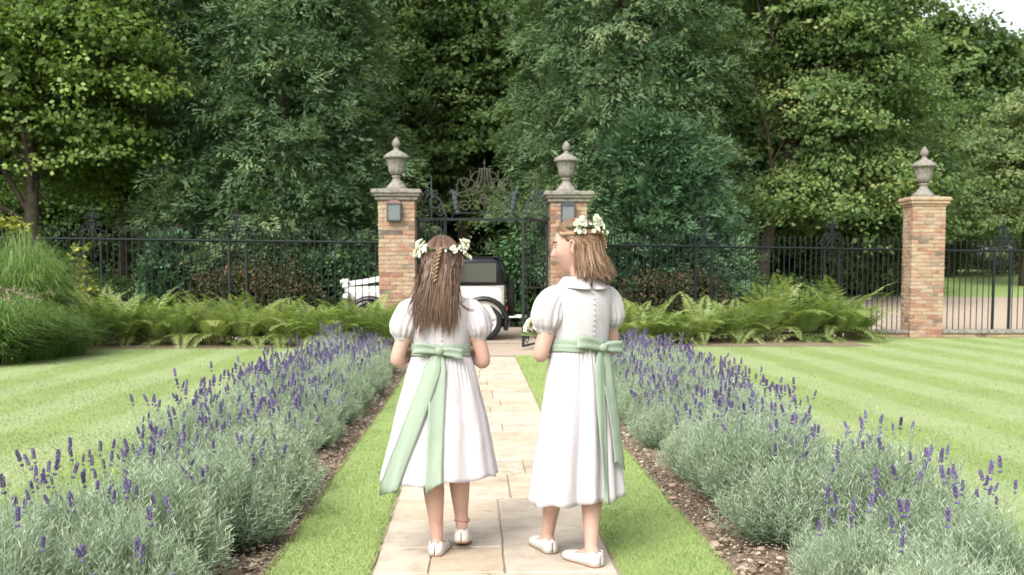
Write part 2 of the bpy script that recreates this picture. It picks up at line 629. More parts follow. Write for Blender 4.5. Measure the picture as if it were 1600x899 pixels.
# ================================================================== brick pillars, urns, lanterns
BRK = []
for q in range(4):
    me = bevelled_box_mesh('brick', 1, 1, 1, .06, .045)
    me.materials.append(M['brick'])
    BRK.append(me)
def brick_pillar(label, cx, cy, wx, wy, h, cap, pid):
    t = thing('brick_pillar', label, 'pillar', (cx, cy, 0), 0, 'brick pillars of the fence')
    MB().box((0, 0, h / 2 - .05), (wx - .024, wy - .024, h + .10)).build('core', M['mortar'], t)
    ch = .0735
    j = .010
    nc = int(h / ch)
    ch = h / nc
    bd = .10
    def brick(x0, x1, y0, y1, z0):
        o = link('brick', random.choice(BRK), None, t, ((x0 + x1) / 2, (y0 + y1) / 2, z0 + ch / 2))
        o.scale = (x1 - x0 - j, y1 - y0 - j * (abs(y1 - y0) > .12), ch - j)
        o.location += Vector((random.uniform(-1, 1), random.uniform(-1, 1), 0)) * .003
    X0, X1, Y0, Y1 = -wx / 2, wx / 2, -wy / 2, wy / 2
    for c in range(nc):
        z = c * ch
        cuts = [X0, X0 + wx / 3, X0 + 2 * wx / 3, X1] if c % 2 == 0 else [X0, X0 + wx / 6, X0 + wx / 2, X1 - wx / 6, X1]
        for a, b in zip(cuts[:-1], cuts[1:]):
            brick(a, b, Y0, Y0 + bd, z)
        sc = [Y0 + bd, (Y0 + bd + Y1) / 2, Y1] if c % 2 == 0 else [Y0 + bd, Y0 + bd + (wy - bd) * .3, Y0 + bd + (wy - bd) * .75, Y1]
        for a, b in zip(sc[:-1], sc[1:]):
            brick(X0, X0 + bd, a, b, z)
            brick(X1 - bd, X1, a, b, z)
    mb = MB()
    if cap == 'stone':
        prof = [(.02, 0), (.045, .02), (.045, .055), (.085, .085), (.085, .12), (.115, .135), (.115, .185), (.09, .2)]
    else:
        prof = [(.015, 0), (.015, .03), (.05, .05), (.05, .10), (.075, .115), (.075, .155), (.05, .175)]
    rs = []
    for e, z in prof:
        rs.append([(X0 - e, Y0 - e, h + z), (X1 + e, Y0 - e, h + z), (X1 + e, Y1 + e, h + z), (X0 - e, Y1 + e, h + z)])
    mb.rings(rs)
    mb.build('cap', M['stone'] if cap == 'stone' else M['terracotta'], t)
    return t, h + prof[-1][1]
M['terracotta'] = noisy('weathered brick coping', (.30, .19, .12), (.46, .36, .26), 12, .9, .5, .01, 7, False, .15)

def stone_urn(label, cx, cy, z, s):
    t = thing('stone_urn', label, 'urn', (cx, cy, z), 0, 'stone urns on the pillars')
    mb = MB()
    mb.box((0, 0, .014 * s), (.46 * s, .46 * s, .028 * s))
    mb.build('plinth', M['stone'], t)
    mb = MB().lathe([(.21 * s, .028 * s), (.205 * s, .05 * s), (.16 * s, .10 * s), (.10 * s, .17 * s), (.072 * s, .21 * s), (.068 * s, .24 * s), (.088 * s, .25 * s), (.088 * s, .275 * s), (.066 * s, .285 * s)], 20)
    mb.build('foot', M['stone'], t, True)
    flute = lambda i, a: .055 * math.cos(a * 10) if 1 <= i <= 6 else 0
    mb = MB().lathe([(.065 * s, .285 * s), (.11 * s, .31 * s), (.138 * s, .36 * s), (.145 * s, .41 * s), (.155 * s, .47 * s), (.172 * s, .53 * s), (.19 * s, .58 * s), (.20 * s, .60 * s)], 40, ripple=flute)
    mb.build('bowl', M['stone'], t, True)
    scal = lambda i, a: .07 * abs(math.cos(a * 6)) if i in (1, 2, 3) else 0
    mb = MB().lathe([(.19 * s, .595 * s), (.225 * s, .60 * s), (.228 * s, .63 * s), (.19 * s, .68 * s), (.13 * s, .72 * s), (.07 * s, .755 * s), (.05 * s, .775 * s), (.046 * s, .81 * s)], 48, ripple=scal)
    mb.build('lid', M['stone'], t, True)
    mb = MB().lathe([(.046 * s, .81 * s), (.066 * s, .825 * s), (.078 * s, .86 * s), (.076 * s, .90 * s), (.055 * s, .95 * s), (.026 * s, .985 * s), (.004 * s, 1.005 * s)], 16)
    mb.build('finial', M['stone'], t, True)
    return t

YG = 17.75                                   # front face of the gate pillars
M['lead'] = noisy('lead grey metal', (.028, .034, .038), (.060, .068, .072), 20, .55, .2, .004, 4, False, .4)
M['copper'] = noisy('dull copper', (.15, .085, .075), (.26, .16, .14), 20, .6, .2, .004, 4, False, .4)
m_, n_, p_ = newmat('lantern glass')
p_.inputs['Base Color'].default_value = (.62, .68, .70, 1)
p_.inputs['Roughness'].default_value = .12
p_.inputs['Transmission Weight'].default_value = .75
p_.inputs['IOR'].default_value = 1.1
M['glass'] = m_
def lantern(label, cx, yf, z0, z1, hood):
    wv, d = .25, .13
    t = thing('wall_lantern', label, 'lantern', (cx, yf - d / 2, z0), 0, 'lanterns on the gate pillars')
    h = z1 - z0
    y = 0
    MB().box((0, d / 2 - .008, h * .5), (wv, .014, h)).build('back_plate', M['lead'], t)
    MB().box((0, -.004, .012), (wv, d - .012, .024)).build('base', M['lead'], t)
    for sx in (-1, 1):
        MB().box((sx * (wv / 2 - .010), -d / 2 + .012, h * .38), (.020, .020, h * .72)).build('frame_bar', M['lead'], t)
        MB().box((sx * (wv / 2 - .006), .0, h * .38), (.005, d - .05, h * .66)).build('pane', M['glass'], t)
    MB().box((0, -d / 2 + .010, h * .38), (wv - .044, .005, h * .68)).build('pane', M['glass'], t)
    MB().box((0, -.004, h * .73), (wv + .01, d - .008, .028)).build('top_rail', M['lead'], t)
    mb = MB()
    rs = []
    for k in range(7):
        a = math.pi * k / 6
        x = -math.cos(a) * wv * .5
        zz = h * .745 + math.sin(a) * h * .17
        rs.append([(x, -d / 2 + .006, zz), (x, d / 2 - .018, zz), (x, d / 2 - .018, h * .742), (x, -d / 2 + .006, h * .742)])
    mb.rings(rs)
    mb.build('hood', hood, t)
    MB().tube([(0, 0, .025), (0, 0, .10), (0, 0, .17)], [.022, .030, .012], 8).build('bulb', M['candle'], t, True)
M['candle'] = plain('candle tube', (.75, .74, .70), .5)

g1 = P(621, 540, YG); g2 = P(888, 540, YG)
W1 = .655
hL = P(621, 303, YG).z; hR = P(888, 306, YG).z
_, zt = brick_pillar('weathered orange brick pillar left of the iron gate', g1.x, YG + W1 / 2, W1, W1, hL - .12, 'stone', 0)
stone_urn('lidded stone urn on the pillar left of the gate', g1.x - .02, YG + W1 / 2, zt, (P(617, 214, YG + .3).z - zt) / 1.005)
lantern('dark wall lantern with dull copper hood on the left gate pillar', P(616.5, 330, YG).x, YG - .005, P(617, 346, YG).z, P(617, 310, YG).z, M['copper'])
_, zt = brick_pillar('weathered orange brick pillar right of the iron gate', g2.x, YG + W1 / 2, W1, W1, hR - .12, 'stone', 1)
stone_urn('lidded stone urn on the pillar right of the gate', g2.x - .02, YG + W1 / 2, zt, (P(886, 220, YG + .3).z - zt) / 1.005)
lantern('grey wall lantern behind the shorter-haired girl on the right gate pillar', P(887, 330, YG).x, YG - .005, P(887, 349, YG).z, P(887, 312, YG).z, M['lead'])
YP = G(1445, 528).y
g3 = P(1447, 528, YP)
h3 = P(1447, 322, YP).z
_, zt = brick_pillar('lone brick pillar standing in the fence at the edge of the right lawn', g3.x, YP + .23, .665, .46, h3, 'brick', 2)
stone_urn('lidded stone urn on the lone pillar at the right', g3.x - .03, YP + .23, zt, (P(1442, 229, YP + .23).z - zt) / 1.005)

# low plinth walls under the right-hand fence
def low_wall(label, x0, x1, yf, h):
    t = thing('low_wall', label, 'wall', (x0, yf, 0))
    L = x1 - x0
    MB().box((L / 2, .15, h / 2 - .08), (L, .26, h + .16)).build('wall_body', M['mortar'], t)
    n = max(1, int(L / .9))
    for i in range(n):
        a, b = L * i / n, L * (i + 1) / n
        me = bevelled_box_mesh('coping_stone', b - a - .01, .36, .075, .012, .004)
        o = link('coping_stone', me, M['stone'], t, ((a + b) / 2, .15, h + .039))
    nb = int(L / .225)
    for i in range(nb):
        for c in range(int(h / .07)):
            a = L * (i + .5 * (c % 2)) / nb
            if a + .2 > L:
                continue
            o = link('brick', random.choice(BRK), None, t, (a + .107, .055, .037 + c * .072))
            o.scale = (.212, .10, .062)
low_wall('low brick plinth wall with stone coping right of the lone pillar', g3.x + .34, g3.x + 7.0, YP + .05, .075)
low_wall('low brick plinth wall with stone coping between the ferns and lone pillar', g3.x - 1.5, g3.x - .34, YP + .05, .075)

# ================================================================== iron fence
def spiral(cx, cz, r0, a0, turns, cw, n=26, r1=.22):
    pts = []
    for i in range(n + 1):
        t = i / n
        r = r0 * (1 - (1 - r1) * t)
        a = a0 + (-1 if cw else 1) * turns * 2 * math.pi * t
        pts.append((cx + r * math.cos(a), 0, cz + r * math.sin(a)))
    return pts
def bez(p0, p1, p2, p3, n=12):
    out = []
    for i in range(n + 1):
        t = i / n
        u = 1 - t
        out.append(tuple(u ** 3 * a + 3 * u * u * t * b + 3 * u * t * t * c + t ** 3 * d for a, b, c, d in zip(p0, p1, p2, p3)))
    return out
BARV = []
for q in range(2):
    mb = MB()
    mb.tube([(0, 0, -1.9), (0, 0, .12)], .0105, 6)
    mb.lathe([(.009, .11), (.017, .125), (.017, .14), (.009, .15), (.013, .175), (.012, .19), (.002, .245)], 6)
    me = mb.mesh('baluster')
    me.materials.append(M['iron'])
    BARV.append(me)
def ornament_mesh(s=1.0):
    mb = MB()
    for sx in (-1, 1):
        def X(pts):
            return [(sx * a * s, b, c * s) for a, b, c in pts]
        mb.tube(X(bez((.03, 0, .36), (.04, 0, .16), (.06, 0, .03), (.17, 0, .02)) + spiral(.205, .095, .075, -math.pi / 2 - .3, 1.25, False)[2:]), .011 * s, 6)
        mb.tube(X(bez((.015, 0, .03), (.02, 0, .14), (.03, 0, .26), (.10, 0, .29)) + spiral(.125, .215, .078, math.pi / 2 + .3, 1.2, True)[2:]), .011 * s, 6)
        mb.tube(X(bez((.0, 0, .28), (.0, 0, .36), (.02, 0, .46), (.07, 0, .47)) + spiral(.085, .415, .056, math.pi / 2 + .2, 1.2, True)[2:]), .010 * s, 6)
    mb.tube([(0, 0, 0), (0, 0, .52 * s)], .013 * s, 6)
    mb.lathe([(.012, .50 * s), (.030, .525 * s), (.012, .545 * s), (.022, .57 * s), (.002, .63 * s)], 8)
    mb.box((0, 0, .185 * s), (.09 * s, .03, .026 * s))
    me = mb.mesh('scroll_ornament')
    me.materials.append(M['iron'])
    return me
ORN = ornament_mesh()
PAN = None
def panel_mesh():
    mb = MB()
    for sx in (-1, 1):
        mb.tube([(sx * .035, 0, -.10), (sx * .037, 0, -.35), (sx * .02, 0, -.47), (0, 0, -.52)], .009, 6)
        mb.tube(spiral(sx * .082, -.26, .035, 0, 1.1, sx > 0), .007, 5)
    mb.tube([(-.07, 0, -.10), (-.07, 0, -.06), (.07, 0, -.06), (.07, 0, -.10), (-.07, 0, -.10)], .009, 6)
    me = mb.mesh('scroll_panel')
    me.materials.append(M['iron'])
    return me
PAN = panel_mesh()
def fence(label, a, b, spacing, orn, z_bot=.12):
    """a, b: rail ends (x, y, z)"""
    a, b = Vector(a), Vector(b)
    d = b - a
    L = math.hypot(d.x, d.y)
    rz = math.atan2(d.y, d.x)
    t = thing('iron_fence', label, 'fence', (a.x, a.y, 0), rz, 'iron fence runs')
    zr = lambda u: a.z + (b.z - a.z) * u / L
    for (zo, s) in ((0, .036), (None, .030)):
        if zo == 0:
            mb = MB().tube([(0, 0, a.z), (L, 0, b.z)], s * .62, 4)
        else:
            mb = MB().tube([(0, 0, z_bot), (L, 0, z_bot)], s * .6, 4)
        mb.build('rail', M['iron'], t)
    us = []
    n = int(L / spacing)
    for i in range(n + 1):
        u = L * (i + .5) / (n + 1)
        if any(abs(u - q) < .21 for q in orn):
            continue
        link('baluster', BARV[0], None, t, (u, 0, zr(u)))
    for q in orn:
        link('scroll_ornament', ORN, None, t, (q, 0, zr(q) + .015))
        link('scroll_panel', PAN, None, t, (q, -.005, zr(q)))
        for sx in (-1, 1):
            MB().box((q + sx * .165, 0, zr(q) / 2), (.042, .042, zr(q) - .03)).build('post', M['iron'], t)
    return t, L
xa = P(55, 372, 19.3); xb = P(592, 379.4, 17.95)
def orn_at(px_list, A, B):
    out = []
    for px in px_list:
        # where the sight line crosses the fence line seen from above
        dd = ray(px, 380)
        d = Vector((dd.x, dd.y)); e = Vector((B.x - A.x, B.y - A.y)); q = Vector((A.x, A.y))
        den = d.x * e.y - d.y * e.x
        s = (q.x * d.y - q.y * d.x) / den
        out.append(s * e.length)
    return [abs(v) for v in out]
fence('black iron fence with scroll crests left of the gate, behind the ferns', (xa.x - 1.2, 19.47, xa.z + .01), (xb.x, xb.y, xb.z), .128,
      [v for v in orn_at((145, 371), Vector((xa.x - 1.2, 19.47, 0)), xb)])
xc = P(918, 382.6, 18.0); xd = P(1408, 390.5, YP + .25)
fence('black iron fence with scroll crests between the gate and the lone pillar', xc, xd, .118, orn_at((1100, 1300), xc, xd))
xe = P(1478, 392, YP + .25); xf = P(1780, 393, YP + .25)
fence('black iron fence right of the lone pillar along the plinth wall', xe, xf, .122, orn_at((1567,), xe, xf))

# ================================================================== the gate
zb = P(757, 343, YG + .2).z
gx0, gx1 = g1.x + W1 / 2, g2.x - W1 / 2
gc = P(757, 343, YG + .2).x
t = thing('gate_overthrow', 'ornate scrolled iron overthrow spanning the two gate pillars', 'ironwork', (gc, YG + .2, zb))
u = (YG + .2) / F
def K(dx, py):                       # ornament drawn in its own plane, measured from the bar's middle
    return (dx * u, 0, (343 - py) * u)
MB().box(((gx0 + gx1) / 2 - gc, 0, 0), (gx1 - gx0 + .10, .045, .045)).build('crossbar', M['iron'], t)
MB().box((0, 0, 10 * u), (96 * u, .02, .020)).build('upper_bar', M['iron'], t)
M['iron2'] = noisy('lichened iron', (.026, .029, .022), (.075, .075, .048), 40, .75, .2, .003, 5, False, .3)
M['iron3'] = noisy('grey blue iron leaf', (.028, .036, .042), (.06, .07, .078), 40, .7, .2, .003, 5, False, .3)
for sx in (-1, 1):
    def Q(pts):
        return [(sx * a, b, c) for a, b, c in pts]
    mb = MB()
    for (x0, x1, x2) in ((5, 6, 22), (10, 13, 44)):
        mb.tube(Q(bez(K(x0 * .7, 266), K(x0, 285), K(x1, 300), K(x2, 303 if x2 > 30 else 300))), .011, 6)
    mb.tube(Q(bez(K(8, 267), K(9, 282), K(10, 294), K(22, 298)) + [K(22 + 8 * math.sin(q * .5), 290 + 8 * math.cos(q * .5)) for q in range(0, 12)]), .010, 6)
    mb.tube(Q(bez(K(44, 303), K(40, 292), K(44, 282), K(36, 281)) + [K(30 + 6 * math.cos(q * .55 + 1.5), 286 - 6 * math.sin(q * .55 + 1.5) * 1) for q in range(0, 11)]), .010, 6)
    mb.tube(Q(bez(K(8, 270), K(14, 268), K(18, 272), K(21, 282)) + bez(K(21, 282), K(22, 274), K(20, 270), K(23, 268), 5)), .009, 6)
    mb.build('scroll', M['iron2'], t)
    mb = MB()
    mb.tube(Q(bez(K(44, 303), K(36, 312), K(22, 306), K(10, 300))), .010, 6)
    mb.tube(Q(spiral(30 * u, 20 * u, 9 * u, 0, 1.4, False)), .012, 6)
    mb.tube(Q(bez(K(4, 335), K(8, 322), K(16, 316), K(22, 322)) + bez(K(22, 322), K(24, 328), K(16, 330), K(15, 325), 6)), .008, 6)
    mb.tube(Q(bez(K(2, 318), K(10, 312), K(18, 312), K(26, 316))), .007, 6)
    mb.build('scroll', M['iron2'], t)
    mb = MB()                        # acanthus leaf bracket
    for (dx, py, r) in ((42, 332, .5), (44, 325, .62), (45, 318, .72), (46, 311, .7), (47, 304, .6), (50, 300, .4), (53, 302, .3), (43, 306, .3)):
        c = K(dx * sx, py)
        mb.ball(c, (.075 * r, .020, .10 * r), 7, 5)
    mb.build('acanthus_leaf', M['iron3'], t, True)
    mb = MB()                        # side panel scrolls
    mb.tube(Q(bez(K(58, 343), K(62, 325), K(66, 312), K(76, 308)) + [K(76 + 9 * math.sin(q * .5), 317 - 9 * math.cos(q * .5)) for q in range(1, 11)]), .011, 6)
    mb.tube(Q(bez(K(100, 343), K(98, 325), K(94, 312), K(86, 305)) + bez(K(86, 305), K(80, 300), K(78, 308), K(82, 310), 5)), .011, 6)
    mb.tube(Q([K(82, 343), K(82, 285), K(82, 276)]), .011, 6)
    mb.tube(Q(spiral(76 * u, 42 * u, 5 * u, 0, 1.2, True)), .008, 5)
    mb.tube(Q(spiral(88 * u, 42 * u, 5 * u, math.pi, 1.2, False)), .008, 5)
    mb.tube(Q(spiral(68 * u, 12 * u, 7 * u, 0, 1.3, True)), .007, 5)
    mb.tube(Q(spiral(93 * u, 12 * u, 7 * u, math.pi, 1.3, False)), .007, 5)
    mb.build('side_scroll', M['iron3'], t)
    MB().tube([K(sx * 47, 333), K(sx * 52, 343)], .010, 6).build('stay', M['iron'], t)
mb = MB()
for dx in (-7, -3.5, 0, 3.5, 7):
    mb.tube([K(dx, 300 - abs(dx)), K(dx * .8, 280), K(dx * .7, 264)], .006, 5)
mb.box(K(0, 265), (19 * u, .02, .018))
mb.tube([K(0, 336), K(0, 253)], .009, 6)
mb.lathe([(.01, 84 * u), (.03, 86 * u), (.01, 88 * u), (.003, 93 * u)], 8)
mb.build('crest', M['iron2'], t)
mb = MB()
for k in range(3):
    mb.tube(spiral(0, 31 * u, (9 - 2.6 * k) * u, k * 1.7, .9, k % 2 == 0, 18, .7), .009, 6)
mb.build('monogram', M['iron2'], t)

def gate_leaf(label, hx, free, sgn):
    fx, fy = free.x, free.y
    hy = YG + .2
    L = math.hypot(fx - hx, fy - hy)
    t = thing('gate_leaf', label, 'gate', (hx, hy, 0), math.atan2(fy - hy, fx - hx), 'open iron gate leaves')
    z0, z1 = .045, zb - .04
    for x in (.02, L - .02):
        MB().box((x, 0, (z0 + z1) / 2), (.040, .040, z1 - z0)).build('stile', M['iron'], t)
    for z in (z0 + .015, .42, 1.02, z1 - .015):
        MB().box((L / 2, 0, z), (L - .082, .030, .030)).build('rail', M['iron'], t)
    for q in range(1, 7):
        x = L * q / 7
        MB().tube([(x, 0, 1.036), (x, 0, z1 - .031)], .008, 6).build('baluster', M['iron'], t)
    for q in range(3):
        x = L * (q + .5) / 3
        mb = MB()
        mb.tube([(x + a, b, c) for a, b, c in spiral(0, .23, .14, 0, 1.7, q % 2 == 0, 30, .15)], .009, 6)
        mb.build('scroll', M['iron'], t)
        mb = MB()
        for sx in (-1, 1):
            mb.tube([(x + a, b, c) for a, b, c in spiral(sx * .085, .62 + .12 * sx, .08, 0, 1.4, sx > 0, 22, .2)], .008, 6)
            mb.tube([(x + a, b, c) for a, b, c in spiral(sx * .07, 1.5, .06, 0, 1.4, sx > 0, 22, .2)], .007, 6)
        mb.tube([(x, 0, .436), (x, 0, 1.004)], .008, 6)
        mb.build('scroll', M['iron'], t)
    MB().box((L - .05, -.02, 1.10), (.05, .05, .12)).build('lock', M['iron'], t)
fr = G(817, 547)
gate_leaf('open iron gate leaf with scrolls hinged on the right pillar', gx1 - .04, fr, 1)
fl = Vector((P(697, 547, fr.y).x, fr.y, 0))
gate_leaf('open iron gate leaf behind the long-haired girl, hinged on left pillar', gx0 + .04, fl, -1)

# ================================================================== the wedding car
M['cream'] = plain('ivory car paint', (.68, .635, .60), .28)
M['carblack'] = plain('black car paint', (.010, .011, .013), .22)
M['rubber'] = noisy('tyre rubber', (.012, .012, .012), (.030, .030, .030), 40, .8, .2, .003, 3)
M['chrome'] = plain('chrome', (.72, .72, .72), .18, 1.0)
M['carglass'] = plain('dark car window', (.085, .090, .070), .04, 0, .9)  # lighter olive base colour stands in for reflections on the panes
M['ribbon'] = plain('white satin ribbon', (.82, .82, .80), .45)
wc = G(756, 532.5)
car = thing('vintage_car', 'ivory and black vintage wedding car parked beyond the gate', 'car', (wc.x, wc.y + .12, -.001), R(-3))
HW = .68
def section(x, hw, z0, z1, rt=.10, rb=.06, yc=.60):
    pts = []
    for (cy, cz, r, a0) in ((-1, z0, rb, 180), (1, z0, rb, 270), (1, z1, rt, 0), (-1, z1, rt, 90)):
        py = cy * (hw - r) + yc
        pz = cz + (r if cz == z0 else -r)
        for k in range(5):
            a = R(a0 + 90 * k / 4)
            pts.append((x, py + r * math.cos(a), pz + r * math.sin(a)))
    return pts
mb = MB().rings([section(x, h, a, b, rt) for x, h, a, b, rt in (
    (-1.42, .55, .40, 1.04, .08), (-1.30, .62, .36, 1.05, .05), (-.6, .69, .34, 1.05, .04), (.0, .69, .34, 1.05, .04), (.28, .67, .38, 1.05, .04), (.385, .63, .50, 1.04, .05))])
mb.build('body', M['cream'], car, True)
mb = MB().rings([section(x, h, a, b, rt) for x, h, a, b, rt in ((-2.66, .36, .46, .985, .12), (-2.60, .40, .44, 1.01, .14), (-1.9, .50, .42, 1.03, .14), (-1.425, .55, .42, 1.045, .12))])
mb.build('bonnet', M['cream'], car, True)
mb = MB().rings([section(x, h, a, b, rt) for x, h, a, b, rt in ((-1.36, .60, 1.055, 1.09, .01), (-1.30, .63, 1.055, 1.30, .06), (-1.22, .65, 1.055, 1.50, .10), (-.7, .66, 1.055, 1.565, .10), (.15, .66, 1.055, 1.565, .10), (.31, .63, 1.055, 1.54, .13), (.39, .60, 1.055, 1.44, .16), (.40, .58, 1.055, 1.10, .02))])
mb.build('cabin', M['carblack'], car, True)
MB().box((-.5, .60, 1.575), (1.75, 1.20, .016)).build('roof', M['carblack'], car)
for (a, b) in ((-1.17, -.62), (-.54, .24)):
    o = MB().box(((a + b) / 2, -.085 + .016, 1.285), (b - a, .016, .36)).build('window', M['carglass'], car)
    mb = MB()
    for (c, s) in (((a + b) / 2, 0, 1.10), (b - a + .03, .02, .018)), (((a + b) / 2, 0, 1.472), (b - a + .03, .02, .018)), ((a - .006, 0, 1.285), (.018, .02, .354)), ((b + .006, 0, 1.285), (.018, .02, .354)):
        mb.box((c[0], -.085 + .012, c[2]), s)
    mb.build('window_frame', M['carblack'], o)
MB().box((-.1, -.098, 1.045), (2.4 * .4, .012, .014)).build('waist_trim', M['carblack'], car)
for (x, s) in ((-.58, 1), (-.50, -1)):
    MB().tube([(x, -.105, .93), (x + .10 * s, -.125, .93)], .011, 6).build('door_handle', M['chrome'], car)
WH = None
def car_wheel(x, y, r=.36):
    mb = MB()
    n = 32
    prof = [(r - .125, -.06), (r - .10, -.076), (r - .03, -.082), (r - .004, -.055), (r, 0), (r - .004, .055), (r - .03, .082), (r - .10, .076), (r - .125, .06)]
    rs = [[(x + q * math.cos(2 * math.pi * j / n), y + o_, r + q * math.sin(2 * math.pi * j / n)) for j in range(n)] for q, o_ in prof]
    mb.rings(rs, True, False, False)
    wt = mb.build('wheel', M['rubber'], car, True)
    mb = MB()
    prof = [(r - .118, -.070), (r - .128, -.062), (r - .14, -.042), (.11, -.056), (.07, -.066), (.001, -.07)]
    rs = [[(x + q * math.cos(2 * math.pi * j / n), y + o_, r + q * math.sin(2 * math.pi * j / n)) for j in range(n)] for q, o_ in prof]
    mb.rings(rs, True, False, True)
    mb.build('rim', M['cream'], wt, True)
    for k in range(12):
        a = 2 * math.pi * (k + .3) / 12
        rot = Matrix.Rotation(-a, 3, 'Y')
        MB().ball((x + (r - .185) * math.cos(a), y - .050, r + (r - .185) * math.sin(a)), (.028, .010, .020), 8, 6, rot).build('slot', M['rubber'], wt, True)
    MB().ball((x, y - .07, r), (.055, .02, .055), 12, 6).build('hub_cap', M['chrome'], wt, True)
car_wheel(0, 0)
car_wheel(-2.15, 0)
car_wheel(0, 1.22)
car_wheel(-2.15, 1.22)
def wing(x, y, a0, a1, r=.45, wv=.26):
    rs = []
    for k in range(15):
        a = R(a0 + (a1 - a0) * k / 14)
        row = []
        for (dy, dr) in ((-.5, -.055), (-.5, .0), (-.3, .032), (0, .042), (.3, .032), (.5, 0), (.5, -.03), (0, .015), (-.42, -.03)):
            row.append((x + (r + dr) * math.cos(a), y + dy * wv, .36 + (r + dr) * math.sin(a)))
        rs.append(row)
    MB().rings(rs).build('wing', M['carblack'], car, True)
wing(0, -.02, -22, 178)
wing(-2.15, -.02, 5, 196)
wing(0, 1.24, -22, 178)
wing(-2.15, 1.24, 5, 196)
MB().box((-1.08, -.05, .30), (1.30, .24, .035)).build('running_board', M['carblack'], car)
MB().tube([(.74, -.02, .43), (.74, 1.22, .43)], .028, 8).build('bumper', M['chrome'], car, True)
for y in (.25, .95):
    MB().tube([(.35, y, .43), (.74, y, .43)], .016, 6).build('bumper_bracket', M['chrome'], car)
mb = MB()
for z in (.43, .50):
    mb.tube([(-3.0, -.02, z), (-3.0, 1.22, z)], .024, 8)
mb.tube([(-3.0, .3, .43), (-2.6, .3, .46)], .02, 6); mb.tube([(-3.0, .9, .43), (-2.6, .9, .46)], .02, 6)
mb.build('bumper', M['chrome'], car, True)
n = 24
mb = MB()
rs = [[(.50 + dx, .60 + q * math.cos(2 * math.pi * j / n), .80 + q * math.sin(2 * math.pi * j / n)) for j in range(n)] for q, dx in ((.05, -.07), (.25, -.07), (.33, -.05), (.35, 0), (.33, .05), (.25, .07), (.05, .08))]
mb.rings(rs)
mb.build('spare_wheel', M['rubber'], car, True)
MB().box((-2.675, .60, .74), (.05, .62, .56)).build('radiator', M['chrome'], car)
for y in (.10, 1.10):
    MB().ball((-2.62, y, .80), (.13, .12, .12), 14, 10).build('headlamp', M['chrome'], car, True)
MB().box((.44, .02, .60), (.03, .06, .09)).build('tail_lamp', plain('red lamp', (.25, .02, .02), .3), car)
for y in (.06, 1.14):
    rb = MB()
    rs = []
    for k in range(8):
        t_ = k / 7
        q = Vector((-2.70, .60, 1.065)).lerp(Vector((-1.27, y, 1.40)), t_)
        q.z -= .05 * math.sin(math.pi * t_)
        rs.append([q + Vector((0, -.004, -.045)), q + Vector((0, -.004, .045)), q + Vector((0, .004, .045)), q + Vector((0, .004, -.045))])
    rb.rings(rs)
    rb.build('ribbon', M['ribbon'], car)
mb = MB()
for (dx, dz, s) in ((-.05, .05, 1), (.04, .06, .9), (-.03, -.04, .8), (.03, -.05, .7), (0, .0, .8)):
    mb.ball((-2.72 + dx, .52, 1.06 + dz), (.055 * s, .05 * s, .06 * s), 8, 6)
mb.build('ribbon_bow', M['ribbon'], car, True)

# ================================================================== leaf clouds
def rand_dirs(k):
    v = rng.normal(size=(k, 3))
    return v / np.linalg.norm(v, axis=1, keepdims=True)
def norm(v):
    return v / np.maximum(np.linalg.norm(v, axis=-1, keepdims=True), 1e-9)
def kites(p, d, L, W, tint, side=None):
    """one kite-shaped leaf per row"""
    k = len(p)
    if side is None:
        side = np.cross(d, rand_dirs(k))
    side = norm(side)
    L = np.broadcast_to(np.asarray(L, float), (k,))[:, None]
    W = np.broadcast_to(np.asarray(W, float), (k,))[:, None]
    V = np.empty((k, 4, 3))
    V[:, 0] = p
    V[:, 1] = p + d * L * .45 + side * W * .5
    V[:, 2] = p + d * L
    V[:, 3] = p + d * L * .45 - side * W * .5
    return V.reshape(-1, 3), np.arange(k * 4).reshape(-1, 4), np.repeat(tint, 4)

def spray_cloud(c, out, n, spray, leaf, wid, droop=.25, tintvar=.16, ct=None):
    """flat fern-like sprays (cypress, yew): c, out are (K,3)"""
    k = len(c)
    ax = norm(out + rng.normal(0, .45, (k, 3)) + np.array([0, 0, -droop]))
    face = norm(out * .9 + np.array([0, 0, .75]) + rng.normal(0, .35, (k, 3)))
    side = norm(np.cross(ax, face))
    ct = rng.normal(.5, tintvar, k) if ct is None else ct
    t = rng.uniform(0, 1, (k, n, 1))
    sg = np.where(rng.uniform(size=(k, n, 1)) < .5, -1.0, 1.0) * rng.uniform(.2, 1.2, (k, n, 1))
    S = (spray * rng.uniform(.7, 1.3, k))[:, None, None]
    p = c[:, None] + ax[:, None] * t * S + side[:, None] * sg * S * .34 * (1.05 - t) + rng.normal(0, .03, (k, n, 3))
    p[..., 2] -= (t[..., 0] ** 2) * S[..., 0] * .25
    d = norm(ax[:, None] + side[:, None] * sg * .8 + rng.normal(0, .28, (k, n, 3)))
    nrm = np.cross(ax, side)
    sd = np.cross(d, np.broadcast_to(nrm[:, None], d.shape) + rng.normal(0, .3, d.shape))
    Lf = leaf * rng.uniform(.6, 1.25, (k, n))
    tt = np.clip(ct[:, None] + .22 * (t[..., 0] - .5) + rng.normal(0, .08, (k, n)), 0, 1)
    return kites(p.reshape(-1, 3), d.reshape(-1, 3), Lf.ravel(), wid * Lf.ravel() / leaf, tt.ravel(), sd.reshape(-1, 3))

